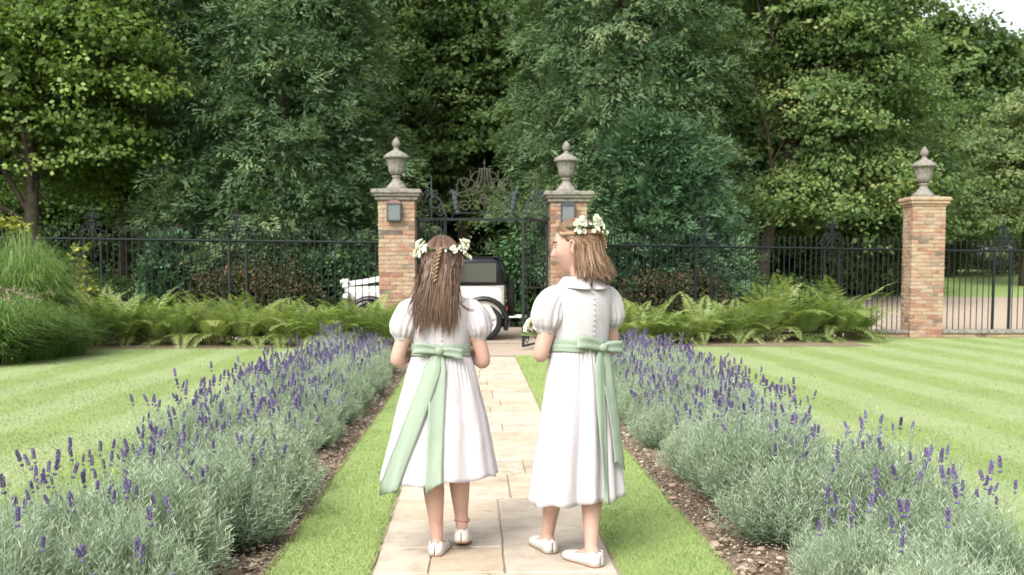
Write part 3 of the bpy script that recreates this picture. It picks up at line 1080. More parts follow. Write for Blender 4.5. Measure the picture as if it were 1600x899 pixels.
def leaf_cloud(c, n, rad, leaf, wid, flat=.45, droop=.35, tintvar=.15, base=.5, ct=None, outv=None):
    """broad leaves spread through a flattish clump"""
    k = len(c)
    ct = rng.normal(base, tintvar, k) if ct is None else ct
    off = rand_dirs(k * n).reshape(k, n, 3) * (rng.uniform(0, 1, (k, n, 1)) ** .5)
    R_ = (rad * rng.uniform(.6, 1.35, k))[:, None, None]
    off = off * R_
    off[..., 2] *= flat
    p = c[:, None] + off
    p[..., 2] -= (off[..., 0] ** 2 + off[..., 1] ** 2) / R_[..., 0] * .25
    d = norm(off * np.array([1, 1, .6]) / R_ + rng.normal(0, .45, (k, n, 3)) + np.array([0, 0, -droop]))
    upv = np.array([0, 0, 1.0]) if outv is None else norm(np.array([0, 0, .8]) + outv * .8)[:, None]
    up = norm(upv + rng.normal(0, .38, (k, n, 3)))
    sd = np.cross(d, up)
    Lf = leaf * rng.uniform(.65, 1.25, (k, n))
    tt = np.clip(ct[:, None] + .10 * off[..., 2] / (rad * flat + 1e-6) + rng.normal(0, .07, (k, n)), 0, 1)
    return kites(p.reshape(-1, 3), d.reshape(-1, 3), Lf.ravel(), wid * Lf.ravel() / leaf, tt.ravel(), sd.reshape(-1, 3))

def cat(parts):
    V, Fc, T = [], [], []
    b = 0
    for v, f, t in parts:
        V.append(v); Fc.append(f + b); T.append(t)
        b += len(v)
    return np.vstack(V), np.vstack(Fc), np.concatenate(T)

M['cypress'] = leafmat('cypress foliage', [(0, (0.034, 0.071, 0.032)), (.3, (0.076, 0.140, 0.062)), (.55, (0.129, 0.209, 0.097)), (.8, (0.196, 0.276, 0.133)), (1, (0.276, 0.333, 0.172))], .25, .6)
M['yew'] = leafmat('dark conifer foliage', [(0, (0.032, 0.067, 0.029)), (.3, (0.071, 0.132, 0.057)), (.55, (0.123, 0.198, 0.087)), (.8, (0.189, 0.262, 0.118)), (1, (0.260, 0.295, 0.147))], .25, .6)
M['juniper'] = leafmat('blue green cypress', [(0, (0.025, 0.057, 0.030)), (.4, (0.060, 0.127, 0.060)), (.7, (0.103, 0.193, 0.090)), (1, (0.161, 0.253, 0.115))], .15, .6)
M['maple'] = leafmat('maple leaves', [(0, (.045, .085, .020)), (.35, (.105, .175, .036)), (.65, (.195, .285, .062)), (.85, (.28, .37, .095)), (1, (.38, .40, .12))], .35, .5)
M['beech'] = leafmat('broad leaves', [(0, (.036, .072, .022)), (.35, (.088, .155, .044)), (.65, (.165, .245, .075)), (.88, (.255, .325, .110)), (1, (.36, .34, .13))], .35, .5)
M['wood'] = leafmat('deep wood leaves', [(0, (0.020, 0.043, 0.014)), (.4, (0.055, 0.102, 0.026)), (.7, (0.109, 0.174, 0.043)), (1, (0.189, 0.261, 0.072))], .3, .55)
M['golden'] = leafmat('golden leaves', [(0, (.12, .17, .03)), (.5, (.27, .30, .06)), (1, (.46, .44, .12))], .35, .5)
M['pale'] = leafmat('pale green leaves', [(0, (.050, .085, .030)), (.4, (.115, .175, .062)), (.7, (.20, .27, .105)), (1, (.36, .36, .13))], .35, .5)

def limb(p0, p1, r0, r1, wob=.15, n=7, sag=0.0):
    p0, p1 = Vector(p0), Vector(p1)
    L = (p1 - p0).length
    pts, rad = [], []
    ph = random.uniform(0, 6)
    for i in range(n + 1):
        t = i / n
        q = p0.lerp(p1, t)
        q += Vector((math.sin(ph + t * 5), math.cos(ph * 1.3 + t * 4), 0)) * wob * L * .12 * math.sin(math.pi * t)
        q.z += sag * L * math.sin(math.pi * t)
        pts.append(q); rad.append(r0 + (r1 - r0) * t)
    return pts, rad

def conifer(name, label, loc, rx, height, z0, mat, clumps, n=20, spray=.42, leaf=.16, wid=.045, taper=.75, seed=1, ry=None, top=None, droop=.3, lump=.35, cut=None):
    g = np.random.default_rng(seed)
    t = thing(name, label, 'tree', loc)
    ry = ry or rx
    # boughs: drooping pads of sprays, pale above, gaps of shade between
    m = 15
    N = int(clumps * .66) // m
    u = (np.arange(N) + g.uniform(0, 1, N)) / N
    zp = z0 + (height - z0) * (1 - (1 - u) ** .85)
    ap = np.arange(N) * 2.39996 + g.normal(0, .35, N)
    def envf(z, a):
        fz = (z - z0) / (height - z0)
        e = np.where(fz < .12, .80 + 1.7 * fz, 1.0) * (1 - np.clip((fz - .12) / .88, 0, 1) ** 1.6 * taper)
        return e * (1 + lump * .35 * np.sin(a * 4 + z * 1.3) * np.sin(z * 1.9 + a * 2))
    rp = envf(zp, ap) * g.uniform(.78, 1.06, N)
    sz = g.uniform(.7, 1.35, N) * min(1.0, rx / 2.2)
    O = np.column_stack([np.cos(ap), np.sin(ap), np.full(N, -.30)])
    O = norm(O)
    Tn = np.column_stack([-np.sin(ap), np.cos(ap), np.zeros(N)])
    rad_t = g.uniform(-.75, .40, (N, m))
    tan_t = g.normal(0, .36, (N, m)) * (1.1 - np.abs(rad_t))
    hgt = .20 * (1 - (rad_t / .9) ** 2) - .35 * tan_t ** 2 + g.normal(0, .05, (N, m))
    cc = np.column_stack([rp * rx * np.cos(ap), rp * ry * np.sin(ap), zp])[:, None] + (O[:, None] * rad_t[..., None] + Tn[:, None] * tan_t[..., None]) * sz[:, None, None]
    cc[..., 2] += hgt * sz[:, None]
    oo = norm(np.broadcast_to(O[:, None], cc.shape) * np.array([1, 1, .2]) + Tn[:, None] * tan_t[..., None] * 1.2 + np.array([0, 0, .15]))
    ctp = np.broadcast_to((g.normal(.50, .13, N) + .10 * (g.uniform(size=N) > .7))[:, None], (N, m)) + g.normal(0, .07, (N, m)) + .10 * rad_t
    K = clumps - N * m
    u = g.uniform(0, 1, K)
    z = z0 + (height - z0) * (1 - (1 - u) ** .85)
    a = g.uniform(0, 2 * np.pi, K)
    rr = envf(z, a) * g.uniform(.30, .88, K)
    c = np.vstack([cc.reshape(-1, 3), np.column_stack([rr * rx * np.cos(a), rr * ry * np.sin(a), z])])
    out = np.vstack([oo.reshape(-1, 3), np.column_stack([np.cos(a), np.sin(a), .15 + 0 * a])])
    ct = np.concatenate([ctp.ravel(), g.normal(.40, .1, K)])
    # the far side, hidden by the rest of the tree, is thinner
    keep = ~((out[:, 1] > .30) & (g.uniform(size=len(c)) < .80)) & ~((c[:, 2] > 9.3) & (g.uniform(size=len(c)) < .45))
    if True:
        c, out, ct = c[keep], out[keep], ct[keep]
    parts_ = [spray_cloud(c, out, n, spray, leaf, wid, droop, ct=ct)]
    # larger inner sprays close the crown behind the tips
    Kf = int(clumps * .30)
    a = g.uniform(-np.pi, 0, Kf) + g.normal(0, .25, Kf)
    z = z0 + (min(height, 10.5) - z0) * g.uniform(0, 1, Kf)
    rr = envf(z, a) * g.uniform(.45, .86, Kf)
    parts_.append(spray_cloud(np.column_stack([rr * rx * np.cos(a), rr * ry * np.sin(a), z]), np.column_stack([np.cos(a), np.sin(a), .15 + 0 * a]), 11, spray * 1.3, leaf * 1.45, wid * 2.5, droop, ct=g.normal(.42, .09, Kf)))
    V, Fc, T = cat(parts_)
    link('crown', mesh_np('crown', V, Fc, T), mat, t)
    mb = MB()
    pts, rad = limb((0, 0, -.15), (0, 0, height * .97), rx * .055 + .04, .03, .05, 10)
    mb.tube(pts, rad, 10)
    for i in range(30):
        zz = z0 + .4 + (height - z0) * .9 * i / 30
        aa = i * 2.4
        rr = rx * .85 * (1 - (i / 30) ** 1.6 * taper)
        pts, rad = limb((0, 0, zz), (rr * math.cos(aa), rr * math.sin(aa) * ry / rx, zz + .25), .055, .012, .3, 5, -.05)
        mb.tube(pts, rad, 5, False)
    mb.build('trunk', M['bark'], t, True)
    return t

def broadleaf(name, label, loc, lobes, trunk, mat, clumps, n=22, rad=.42, leaf=.13, wid=.095, seed=1, flat=.4, base=.5, group=None, shell=.55, limbs=12, tw=.18, cut=None, tv=.15):
    """lobes: (x,y,z, rx,ry,rz) about the base; trunk: points of the main stem"""
    g = np.random.default_rng(seed)
    t = thing(name, label, 'tree', loc, 0, group)
    vol = np.array([l[3] * l[4] * l[5] for l in lobes]) ** .7
    cnt = (clumps * vol / vol.sum()).astype(int)
    cs, os_, ts = [], [], []
    m = 9
    for l, k in zip(lobes, cnt):
        N = max(3, int(k * .85) // m)
        v = g.normal(size=(N, 3))
        v /= np.linalg.norm(v, axis=1, keepdims=True)
        lum = 1 + .16 * np.sin(v[:, 0] * 6 + v[:, 2] * 9 + seed) + .12 * np.sin(v[:, 1] * 8 - v[:, 2] * 7)
        r = (1 - shell * g.uniform(0, 1, N) ** 2.0) * lum
        pc = v * r[:, None] * np.array(l[3:6]) + np.array(l[:3])
        sz = g.uniform(.65, 1.4, N) * rad * 1.55
        q = g.normal(size=(N, m, 3)) * np.array([.62, .62, .13])
        q[..., 2] -= .22 * (q[..., 0] ** 2 + q[..., 1] ** 2)
        # pads tip outwards
        q[..., 2] -= .30 * (q[..., 0] * v[:, None, 0] + q[..., 1] * v[:, None, 1])
        cs.append((pc[:, None] + q * sz[:, None, None]).reshape(-1, 3))
        os_.append(np.broadcast_to(v[:, None], (N, m, 3)).reshape(-1, 3))
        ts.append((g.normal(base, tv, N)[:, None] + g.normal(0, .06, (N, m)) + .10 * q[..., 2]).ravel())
        kk = k - N * m
        v = g.normal(size=(kk, 3))
        v /= np.linalg.norm(v, axis=1, keepdims=True)
        cs.append(v * (g.uniform(.3, .9, kk))[:, None] * np.array(l[3:6]) + np.array(l[:3]))
        os_.append(v)
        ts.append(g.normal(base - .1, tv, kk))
    c, ov, ct = np.vstack(cs), np.vstack(os_), np.concatenate(ts)
    keep = (c[:, 2] > .4) & ~((ov[:, 1] > .35) & (g.uniform(size=len(c)) < .72))
    c, ov, ct = c[keep], ov[keep], ct[keep]
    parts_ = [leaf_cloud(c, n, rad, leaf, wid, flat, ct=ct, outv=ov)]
    sel = g.uniform(size=len(c)) < .30
    cf = c[sel] - ov[sel] * .35
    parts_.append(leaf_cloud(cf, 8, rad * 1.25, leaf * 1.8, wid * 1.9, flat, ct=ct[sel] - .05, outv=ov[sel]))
    V, Fc, T = cat(parts_)
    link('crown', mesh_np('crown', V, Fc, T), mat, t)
    mb = MB()
    tp = [Vector(p) for p in trunk]
    rads = [tw * (1 - .72 * i / (len(tp) - 1)) for i in range(len(tp))]
    rads[0] *= 1.25
    mb.tube(tp, rads, 10)
    for i in range(limbs):
        l = lobes[i % len(lobes)]
        s = tp[1].lerp(tp[-1], random.uniform(.15, .95)) if len(tp) > 1 else tp[0]
        # start on the stem
        k = random.uniform(.25, .92) * (len(tp) - 1)
        s = tp[int(k)].lerp(tp[min(int(k) + 1, len(tp) - 1)], k - int(k))
        v = Vector((random.gauss(0, 1), random.gauss(0, 1), random.gauss(.3, .6))).normalized()
        e = Vector(l[:3]) + Vector((v.x * l[3], v.y * l[4], v.z * l[5])) * .85
        pts, rd = limb(s, e, tw * .36, .012, .5, 8, .06)
        mb.tube(pts, rd, 6, False)
        for q in range(3):
            b0 = pts[3 + q]
            e2 = b0 + Vector((random.uniform(-1, 1), random.uniform(-1, 1), random.uniform(-.1, .8))) * (e - s).length * .3
            p2, r2 = limb(b0, e2, .022, .006, .4, 5)
            mb.tube(p2, r2, 4, False)
    mb.build('trunk', M['bark'], t, True)
    return t

def gz(x, y):
    return rise(y) - .03

# ---- the two great conifers and the younger cypress
conifer('conifer_tree', 'huge dark conifer rising behind the fence left of the gate', (P(440, 400, 24.2).x, 24.2, gz(0, 24.2)), 3.05, 12.0, .25, M['cypress'], 7400, 26, .46, .135, .026, .5, 11, droop=.22)
conifer('conifer_tree', 'huge dark conifer rising behind the right gate pillar', (P(968, 400, 24.6).x, 24.6, gz(0, 24.6)), 2.85, 12.0, .5, M['yew'], 7000, 26, .46, .13, .025, .45, 12, droop=.40)
conifer('cypress_shrub', 'bushy bluish green cypress in front of the right conifer', (P(1030, 400, 22.2).x, 22.2, gz(0, 22.2)), 1.75, 4.35, .15, M['juniper'], 2400, 26, .42, .13, .027, .55, 13, ry=1.3, droop=-.25, lump=.5)
conifer('cypress_shrub', 'small green cypress shrub behind the left fence beside the conifer', (P(268, 430, 21.6).x, 21.6, gz(0, 21.6)), .62, 1.9, .05, M['juniper'], 420, 18, .26, .12, .045, .7, 14, droop=-.2)

# ---- maples on the left
tx = P(52, 400, 21.8).x
broadleaf('maple_tree', 'light green maple with bare grey trunk behind the left end of the fence', (tx, 21.8, gz(0, 21.8)),
          [(-1.2, .2, 5.2, 2.3, 2.0, 1.5), (1.2, -.3, 5.9, 1.9, 1.7, 1.3), (-.2, 0, 7.6, 2.8, 2.4, 1.5), (1.7, .3, 4.4, 1.1, 1.1, .7), (-2.2, -.4, 3.7, 1.5, 1.3, .7), (.5, 0, 9.4, 2.4, 2.2, 1.6)],
          [(0, 0, -.1), (-.05, .02, 1.6), (.03, 0, 3.2), (-.10, .05, 5.0), (-.02, 0, 7.0), (.1, 0, 9.2)], M['maple'], 3600, 22, .44, .105, .080, 21, .32, tw=.19, limbs=16)
broadleaf('maple_tree', 'drooping green maple in the shade between left maple and conifer', (P(190, 400, 25.5).x, 25.5, gz(0, 25.5)),
          [(-.5, 0, 5.5, 2.6, 2.2, 2.0), (.8, 0, 7.5, 2.6, 2.4, 2.0), (-.3, -.6, 3.6, 2.1, 1.6, 1.0), (0, 0, 9.6, 2.6, 2.4, 1.8)],
          [(0, 0, -.1), (.1, 0, 2.0), (.0, 0, 4.4), (.2, 0, 7.0), (.1, 0, 9.5)], M['maple'], 2800, 22, .44, .105, .080, 22, .32, tw=.16, base=.42, limbs=16)
# ---- broad tree right of the conifer
bx = P(1190, 400, 26).x
broadleaf('broadleaf_tree', 'broad green tree with forked dark limbs right of the big conifer', (bx, 26, gz(0, 26)),
          [(2.0, 0, 5.6, 2.3, 2.1, 1.9), (1.0, -.2, 7.9, 2.2, 2.0, 1.6), (2.6, 0, 7.7, 1.7, 1.9, 1.5), (1.0, -.5, 3.2, 1.5, 1.2, .8), (2.9, -.3, 3.4, 1.2, 1.3, 1.0), (1.4, 0, 9.9, 2.6, 2.2, 1.7)],
          [(0, 0, -.1), (.05, 0, 1.3), (.25, 0, 2.4), (.75, 0, 4.2), (1.1, .1, 6.2), (1.5, .1, 9.0)], M['beech'], 5200, 21, .42, .11, .075, 23, .34, tw=.20, limbs=26, base=.53)
broadleaf('broadleaf_tree', 'low green understorey tree behind the right fence', (P(1345, 400, 29).x, 29, gz(0, 29)),
          [(0, 0, 2.3, 2.4, 1.6, 1.4), (-1.6, .2, 1.7, 1.7, 1.4, 1.1), (1.3, 0, 3.7, 1.5, 1.4, 1.2)],
          [(0, 0, -.1), (.1, 0, 1.2), (0, 0, 2.6), (.1, 0, 3.6)], M['beech'], 1500, 22, .4, .12, .085, 24, .36, tw=.11, base=.42)
# ---- right edge
broadleaf('pale_tree', 'pale yellowish green tree at the right edge behind the fence', (P(1600, 400, 32.5).x, 32.5, gz(0, 32.5)),
          [(0, 0, 4.4, 2.3, 1.8, 1.6), (-.6, -.3, 2.7, 2.0, 1.5, 1.1), (.6, .1, 5.7, 1.6, 1.4, 1.3), (2.2, 0, 4.8, 2.1, 1.6, 1.9)],
          [(0, 0, -.1), (.05, 0, 1.4), (-.1, 0, 2.8), (.1, 0, 4.4), (.2, 0, 5.6)], M['pale'], 2300, 22, .40, .12, .08, 25, .34, tw=.13, base=.55)
broadleaf('pale_tree', 'small pale tree behind the lone pillar', (P(1482, 400, 36).x, 36, gz(0, 36)),
          [(0, 0, 2.2, 1.3, 1.2, 1.3), (.1, 0, 3.4, .9, .9, 1.0)],
          [(0, 0, -.1), (.05, 0, 1.2), (0, 0, 2.4), (.05, 0, 3.6)], M['pale'], 700, 20, .36, .11, .08, 26, .36, tw=.08, base=.5)
broadleaf('far_tree', 'far dark rounded tree against the white sky at top right', (P(1485, 400, 62).x, 62, rise(62) - .1),
          [(0, 0, 10.4, 3.4, 3.0, 5.0), (-1.8, 0, 14.0, 2.0, 2.0, 2.2), (1.2, 0, 13.2, 2.3, 2.2, 2.2), (0, 0, 5, 3.6, 3, 3)],
          [(0, 0, -.1), (.1, 0, 4), (-.1, 0, 9), (0, 0, 14)], M['wood'], 2000, 18, .8, .33, .22, 27, .45, tw=.3, base=.62)
broadleaf('far_tree', 'far green tree at the right edge below the white sky', (P(1590, 400, 66).x, 66, rise(66) - .1),
          [(0, 0, 10, 4.6, 3.6, 4.8), (1.5, 0, 13.4, 3.4, 3, 2.4), (-2.4, 0, 12.0, 2.6, 2.4, 2.3), (0, 0, 5, 4.5, 3, 3)],
          [(0, 0, -.1), (.1, 0, 4), (-.1, 0, 8), (0, 0, 12)], M['pale'], 2000, 18, .85, .35, .22, 28, .45, tw=.3, base=.38)
broadleaf('far_tree', 'far olive tree between the broad green tree and the pale tree', (P(1500, 400, 46).x, 46, rise(46) - .1),
          [(0, 0, 4.6, 2.7, 2.4, 3.2), (1.6, 0, 6.0, 2.2, 2, 2.4), (-1.5, 0, 3.0, 2.4, 2, 2)],
          [(0, 0, -.1), (.1, 0, 3), (-.1, 0, 5), (0, 0, 7)], M['wood'], 1500, 22, .6, .22, .15, 29, .42, tw=.2, base=.55)

# ---- the middle gap: trees of the shaded wood
broadleaf('woodland_tree', 'green broadleaf tree filling the gap above the gate', (P(722, 400, 29.5).x, 29.5, gz(0, 29.5)),
          [(0, 0, 7.0, 2.4, 2.0, 1.8), (-.5, 0, 9.4, 2.3, 2.0, 1.8), (.8, -.4, 5.0, 1.4, 1.2, .8), (-.9, -.3, 4.1, 1.3, 1.1, .7), (.3, 0, 2.9, 1.2, 1.0, .6)],
          [(0, 0, -.1), (.05, 0, 2.4), (-.1, 0, 5), (.1, 0, 8), (0, 0, 10)], M['beech'], 2600, 22, .46, .13, .09, 31, .34, tw=.18, base=.44)
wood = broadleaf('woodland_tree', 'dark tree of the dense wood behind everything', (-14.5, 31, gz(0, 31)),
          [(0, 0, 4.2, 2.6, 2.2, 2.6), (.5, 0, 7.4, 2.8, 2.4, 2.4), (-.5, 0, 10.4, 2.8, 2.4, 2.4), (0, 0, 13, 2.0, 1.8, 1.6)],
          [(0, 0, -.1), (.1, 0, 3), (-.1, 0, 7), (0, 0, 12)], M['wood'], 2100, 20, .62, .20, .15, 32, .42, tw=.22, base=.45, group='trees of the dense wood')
def copy_tree(o, loc, rz, sc=1.0):
    c = o.copy()
    COL.objects.link(c)
    c.location = loc
    c.rotation_euler = (0, 0, rz)
    c.scale = (sc, sc, sc)
    for ch in o.children:
        k = ch.copy()
        COL.objects.link(k)
        k.parent = c
    return c
wsp = [(-10.6, 33.5), (-7.0, 32.0), (-3.4, 34.0), (-.8, 36), (2.2, 34.0), (5.0, 32.5), (8.4, 34.5), (12.3, 37), (-18.5, 33), (-16, 37.5), (-12.5, 38.5), (-8.6, 38), (-5.2, 39), (1.0, 40), (5.6, 39), (9.6, 40.5), (14.2, 43.5), (-20.5, 39)]
for i, (x, y) in enumerate(wsp):
    copy_tree(wood, (x, y, gz(0, y)), i * 1.7, .92 + .16 * ((i * 7) % 5) / 4)

# ---- undergrowth behind fence and gate
def shrub(name, label, px, Y, rx, ry, h, mat, clumps, seed, leaf=.10, wid=.07, base=.5, z0=0, cat_='shrub', rad=.3, n=20):
    g = np.random.default_rng(seed)
    x = P(px, 450, Y).x
    t = thing(name, label, cat_, (x, Y, rise(Y) - .02))
    a = g.uniform(0, 2 * np.pi, clumps)
    u = g.uniform(0, 1, clumps)
    r = 1 - .5 * g.uniform(0, 1, clumps) ** 1.6
    lum = 1 + .18 * np.sin(a * 4 + u * 7 + seed) + .12 * np.sin(a * 7 - u * 11)
    c = np.column_stack([np.cos(a) * rx * r * lum * np.sqrt(1 - (u * .92) ** 2.5), np.sin(a) * ry * r * lum * np.sqrt(1 - (u * .92) ** 2.5), z0 + .08 + u * (h - z0) * (.75 + .25 * r)])
    V, Fc, T = leaf_cloud(c, n, rad, leaf, wid, .6, base=base, tintvar=.2)
    link('foliage', mesh_np('foliage', V, Fc, T), mat, t)
    mb = MB()
    for i in range(7):
        aa = i * .9
        pts, rd = limb((0, 0, -.05), (math.cos(aa) * rx * .6, math.sin(aa) * ry * .6, h * .7), .025, .006, .4, 5)
        mb.tube(pts, rd, 5, False)
    mb.build('stem', M['bark'], t)
    return t
M['laurel'] = leafmat('laurel leaves', [(0, (.016, .045, .018)), (.4, (.040, .095, .036)), (.75, (.085, .165, .065)), (1, (.14, .23, .09))], .2, .35)
M['brownleaf'] = leafmat('browned foliage', [(0, (0.027, 0.038, 0.014)), (.45, (0.056, 0.077, 0.027)), (.62, (0.086, 0.077, 0.031)), (.82, (0.153, 0.086, 0.038)), (1, (0.225, 0.108, 0.054))], .2, .7)
shrub('laurel_shrub', 'glossy green shrub behind the car, seen through the gate', 828, 22.7, .95, .7, 1.9, M['laurel'], 520, 41)
shrub('laurel_shrub', 'dark shrub behind the open right gate leaf', 885, 23.2, 1.2, .7, 2.2, M['laurel'], 560, 42, base=.4)
shrub('laurel_shrub', 'dark shrub behind the car roof', 745, 24.4, 1.5, .8, 1.35, M['wood'], 420, 43)
shrub('browning_shrub', 'browning shrub behind the left fence under the conifer', 400, 20.9, 1.5, .55, 1.45, M['brownleaf'], 620, 44, .075, .045, .50)
shrub('browning_shrub', 'browning shrub behind the left fence beside the gate pillar', 520, 21.6, 1.1, .5, 1.65, M['laurel'], 460, 45, base=.42)
shrub('browning_shrub', 'browning shrub behind the right fence under the conifer', 1050, 20.8, 1.2, .5, 1.25, M['brownleaf'], 520, 46, .075, .045, .48)
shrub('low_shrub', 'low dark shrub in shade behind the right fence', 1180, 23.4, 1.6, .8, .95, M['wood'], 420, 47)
shrub('low_shrub', 'dark bush at the back of the drive beside the lone pillar', 1390, 29.8, 1.3, .8, 1.5, M['wood'], 380, 48)
shrub('low_shrub', 'wide dark bush behind the far right fence', 1560, 37.5, 3.2, 1.0, 1.7, M['wood'], 620, 49)
UL = ['far left end of the left fence', 'left fence below the maples', 'left fence scroll crest', 'left conifer', 'left gate pillar', 'car roof', 'right gate pillar', 'right conifer', 'broad green tree', 'lone pillar']
ug = None
for i_, (px_, Y_, h_) in enumerate(((-60, 29, 3.0), (70, 30, 3.2), (190, 29.5, 2.8), (400, 30, 3.0), (600, 31, 3.4), (750, 32, 3.6), (870, 31, 3.2), (1050, 30, 3.0), (1180, 31, 3.0), (1330, 35, 3.2))):
    if ug is None:
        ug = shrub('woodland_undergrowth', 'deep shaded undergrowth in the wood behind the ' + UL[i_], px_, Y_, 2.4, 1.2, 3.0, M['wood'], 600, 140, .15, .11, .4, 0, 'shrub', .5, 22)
        continue
    c_ = ug.copy()
    COL.objects.link(c_)
    c_['label'] = 'deep shaded undergrowth in the wood behind the ' + UL[i_]
    c_.location = (P(px_, 450, Y_).x, Y_, rise(Y_) - .02)
    c_.rotation_euler = (0, 0, math.pi * (i_ % 2) + .2 * math.sin(i_ * 3))
    c_.scale = (1, 1, h_ / 3.0)
    for ch in ug.children:
        k_ = ch.copy()
        COL.objects.link(k_)
        k_.parent = c_
shrub('low_shrub', 'low shaded bush behind the fence left of the conifer', 160, 23.0, 1.6, .8, 1.0, M['wood'], 380, 50)

# ================================================================== border plants
def blade_ribbons(root, dirs, H, reach, wid, seg=6, tintb=.5, seed=0, drop=.9):
    """arching grass blades: root (k,3), dirs (k,2)"""
    k = len(root)
    s = np.linspace(0, 1, seg + 1)[None, :, None]
    H = H[:, None, None]; reach = reach[:, None, None]
    hor = np.concatenate([dirs, np.zeros((k, 1))], 1)[:, None]
    z = H * (2.2 * s - 1.38 * s ** 2.2)
    p = root[:, None] + hor * reach * s ** 1.7
    p[..., 2] += z[..., 0]
    side = np.column_stack([-dirs[:, 1], dirs[:, 0], np.zeros(k)])[:, None]
    wv = wid * (1 - s ** 2) * .5 + .0006
    V = np.stack([p - side * wv, p + side * wv], 2)        # k, seg+1, 2, 3
    idx = np.arange(k * (seg + 1) * 2).reshape(k, seg + 1, 2)
    Fc = np.stack([idx[:, :-1, 0], idx[:, :-1, 1], idx[:, 1:, 1], idx[:, 1:, 0]], -1).reshape(-1, 4)
    t = np.clip(rng.normal(tintb, .16, k)[:, None, None] + .25 * (s - .5) + np.zeros((k, seg + 1, 2))[..., :1], 0, 1)
    T = np.broadcast_to(t, (k, seg + 1, 2)).ravel()
    return V.reshape(-1, 3), Fc, T
M['miscanthus'] = leafmat('ornamental grass', [(0, (.070, .130, .035)), (.4, (.150, .250, .075)), (.75, (.26, .37, .14)), (1, (.42, .49, .25))], .35, .5)
M['pinkhaze'] = leafmat('dusty pink flower heads', [(0, (.20, .17, .12)), (1, (.42, .34, .27))], .2, .8)
def grass_clump(label, px, py, Y, k, H, reach, wid, rad, tintb=.5, pink=0):
    x = P(px, py, Y).x
    t = thing('grass_clump', label, 'plant', (x, Y, 0), 0, 'ornamental grasses in the left border')
    a = rng.uniform(0, 2 * np.pi, k)
    r = rad * np.sqrt(rng.uniform(0, 1, k))
    root = np.column_stack([r * np.cos(a), r * np.sin(a), np.zeros(k)])
    da = a + rng.normal(0, .7, k)
    d = np.column_stack([np.cos(da), np.sin(da)])
    rv = np.clip(r / rad * .75 + rng.uniform(-.15, .35, k), .08, 1.1)
    hv = (1.08 - .5 * rv) * rng.uniform(.6, 1.08, k)
    V, Fc, T = blade_ribbons(root, d, H * hv, reach * rv, wid, 7, tintb)
    # short outer blades bow down to the ground
    k2 = k // 3
    a2 = rng.uniform(0, 2 * np.pi, k2)
    r2 = rad * rng.uniform(.7, 1.25, k2)
    root2 = np.column_stack([r2 * np.cos(a2), r2 * np.sin(a2), np.zeros(k2)])
    d2 = a2 + rng.normal(0, .6, k2)
    low = blade_ribbons(root2, np.column_stack([np.cos(d2), np.sin(d2)]), H * rng.uniform(.12, .42, k2), reach * rng.uniform(.35, .75, k2), wid, 7, tintb)
    V, Fc, T = cat([(V, Fc, T), low])
    link('blades', mesh_np('blades', V, Fc, T), M['miscanthus'], t)
    if pink:
        c = np.column_stack([rng.normal(0, rad * 1.1, pink), rng.normal(0, rad * .9, pink), H * rng.uniform(.82, 1.08, pink)])
        V, Fc, T = leaf_cloud(c, 26, .07, .028, .02, .6)
        link('flower_heads', mesh_np('flower_heads', V, Fc, T), M['pinkhaze'], t)
    return t
grass_clump('tall arching ornamental grass at the left edge in front of the fence', 35, 430, 16.1, 3600, 2.05, 1.25, .010, .42)
grass_clump('tall arching ornamental grass half cut off by the left picture edge', -75, 430, 16.3, 2200, 2.0, 1.2, .010, .42)
grass_clump('low green grass clump with dusty pink flower heads at left', 40, 520, 14.9, 2200, 1.02, .80, .012, .34, .45, 15)
grass_clump('low broad-leaved green clump at the lower left edge of the border', -10, 520, 14.2, 1800, 1.0, .95, .018, .32, .42, 8)
grass_clump('small green clump beside the first fern on the left', 92, 530, 15.6, 1700, .82, .65, .012, .30, .5)
# golden foliage
def golden(label, px, py, Y, k, rx, rz, seed):
    c0 = P(px, py, Y)
    t = thing('golden_plant', label, 'plant', (c0.x, Y, 0))
    g = np.random.default_rng(seed)
    c = np.column_stack([g.normal(0, rx, k), g.normal(0, .06, k), c0.z + g.uniform(-rz, rz, k)])
    V, Fc, T = leaf_cloud(c, 5, .07, .10, .09, .5, base=.55)
    link('foliage', mesh_np('foliage', V, Fc, T), M['golden'], t)
    mb = MB()
    for i in range(4):
        pts, rd = limb((random.uniform(-.05, .05), 0, -.03), (random.uniform(-rx, rx), 0, c0.z + rz * .8), .010, .004, .6, 9)
        mb.tube(pts, rd, 5)
    mb.build('stem', M['bark'], t)
golden('golden-leaved plant peeping above the tall grass at far left', 22, 350, 18.3, 26, .12, .12, 51)
golden('golden-leaved climber growing up the left fence', 128, 425, 18.75, 34, .08, .55, 52)

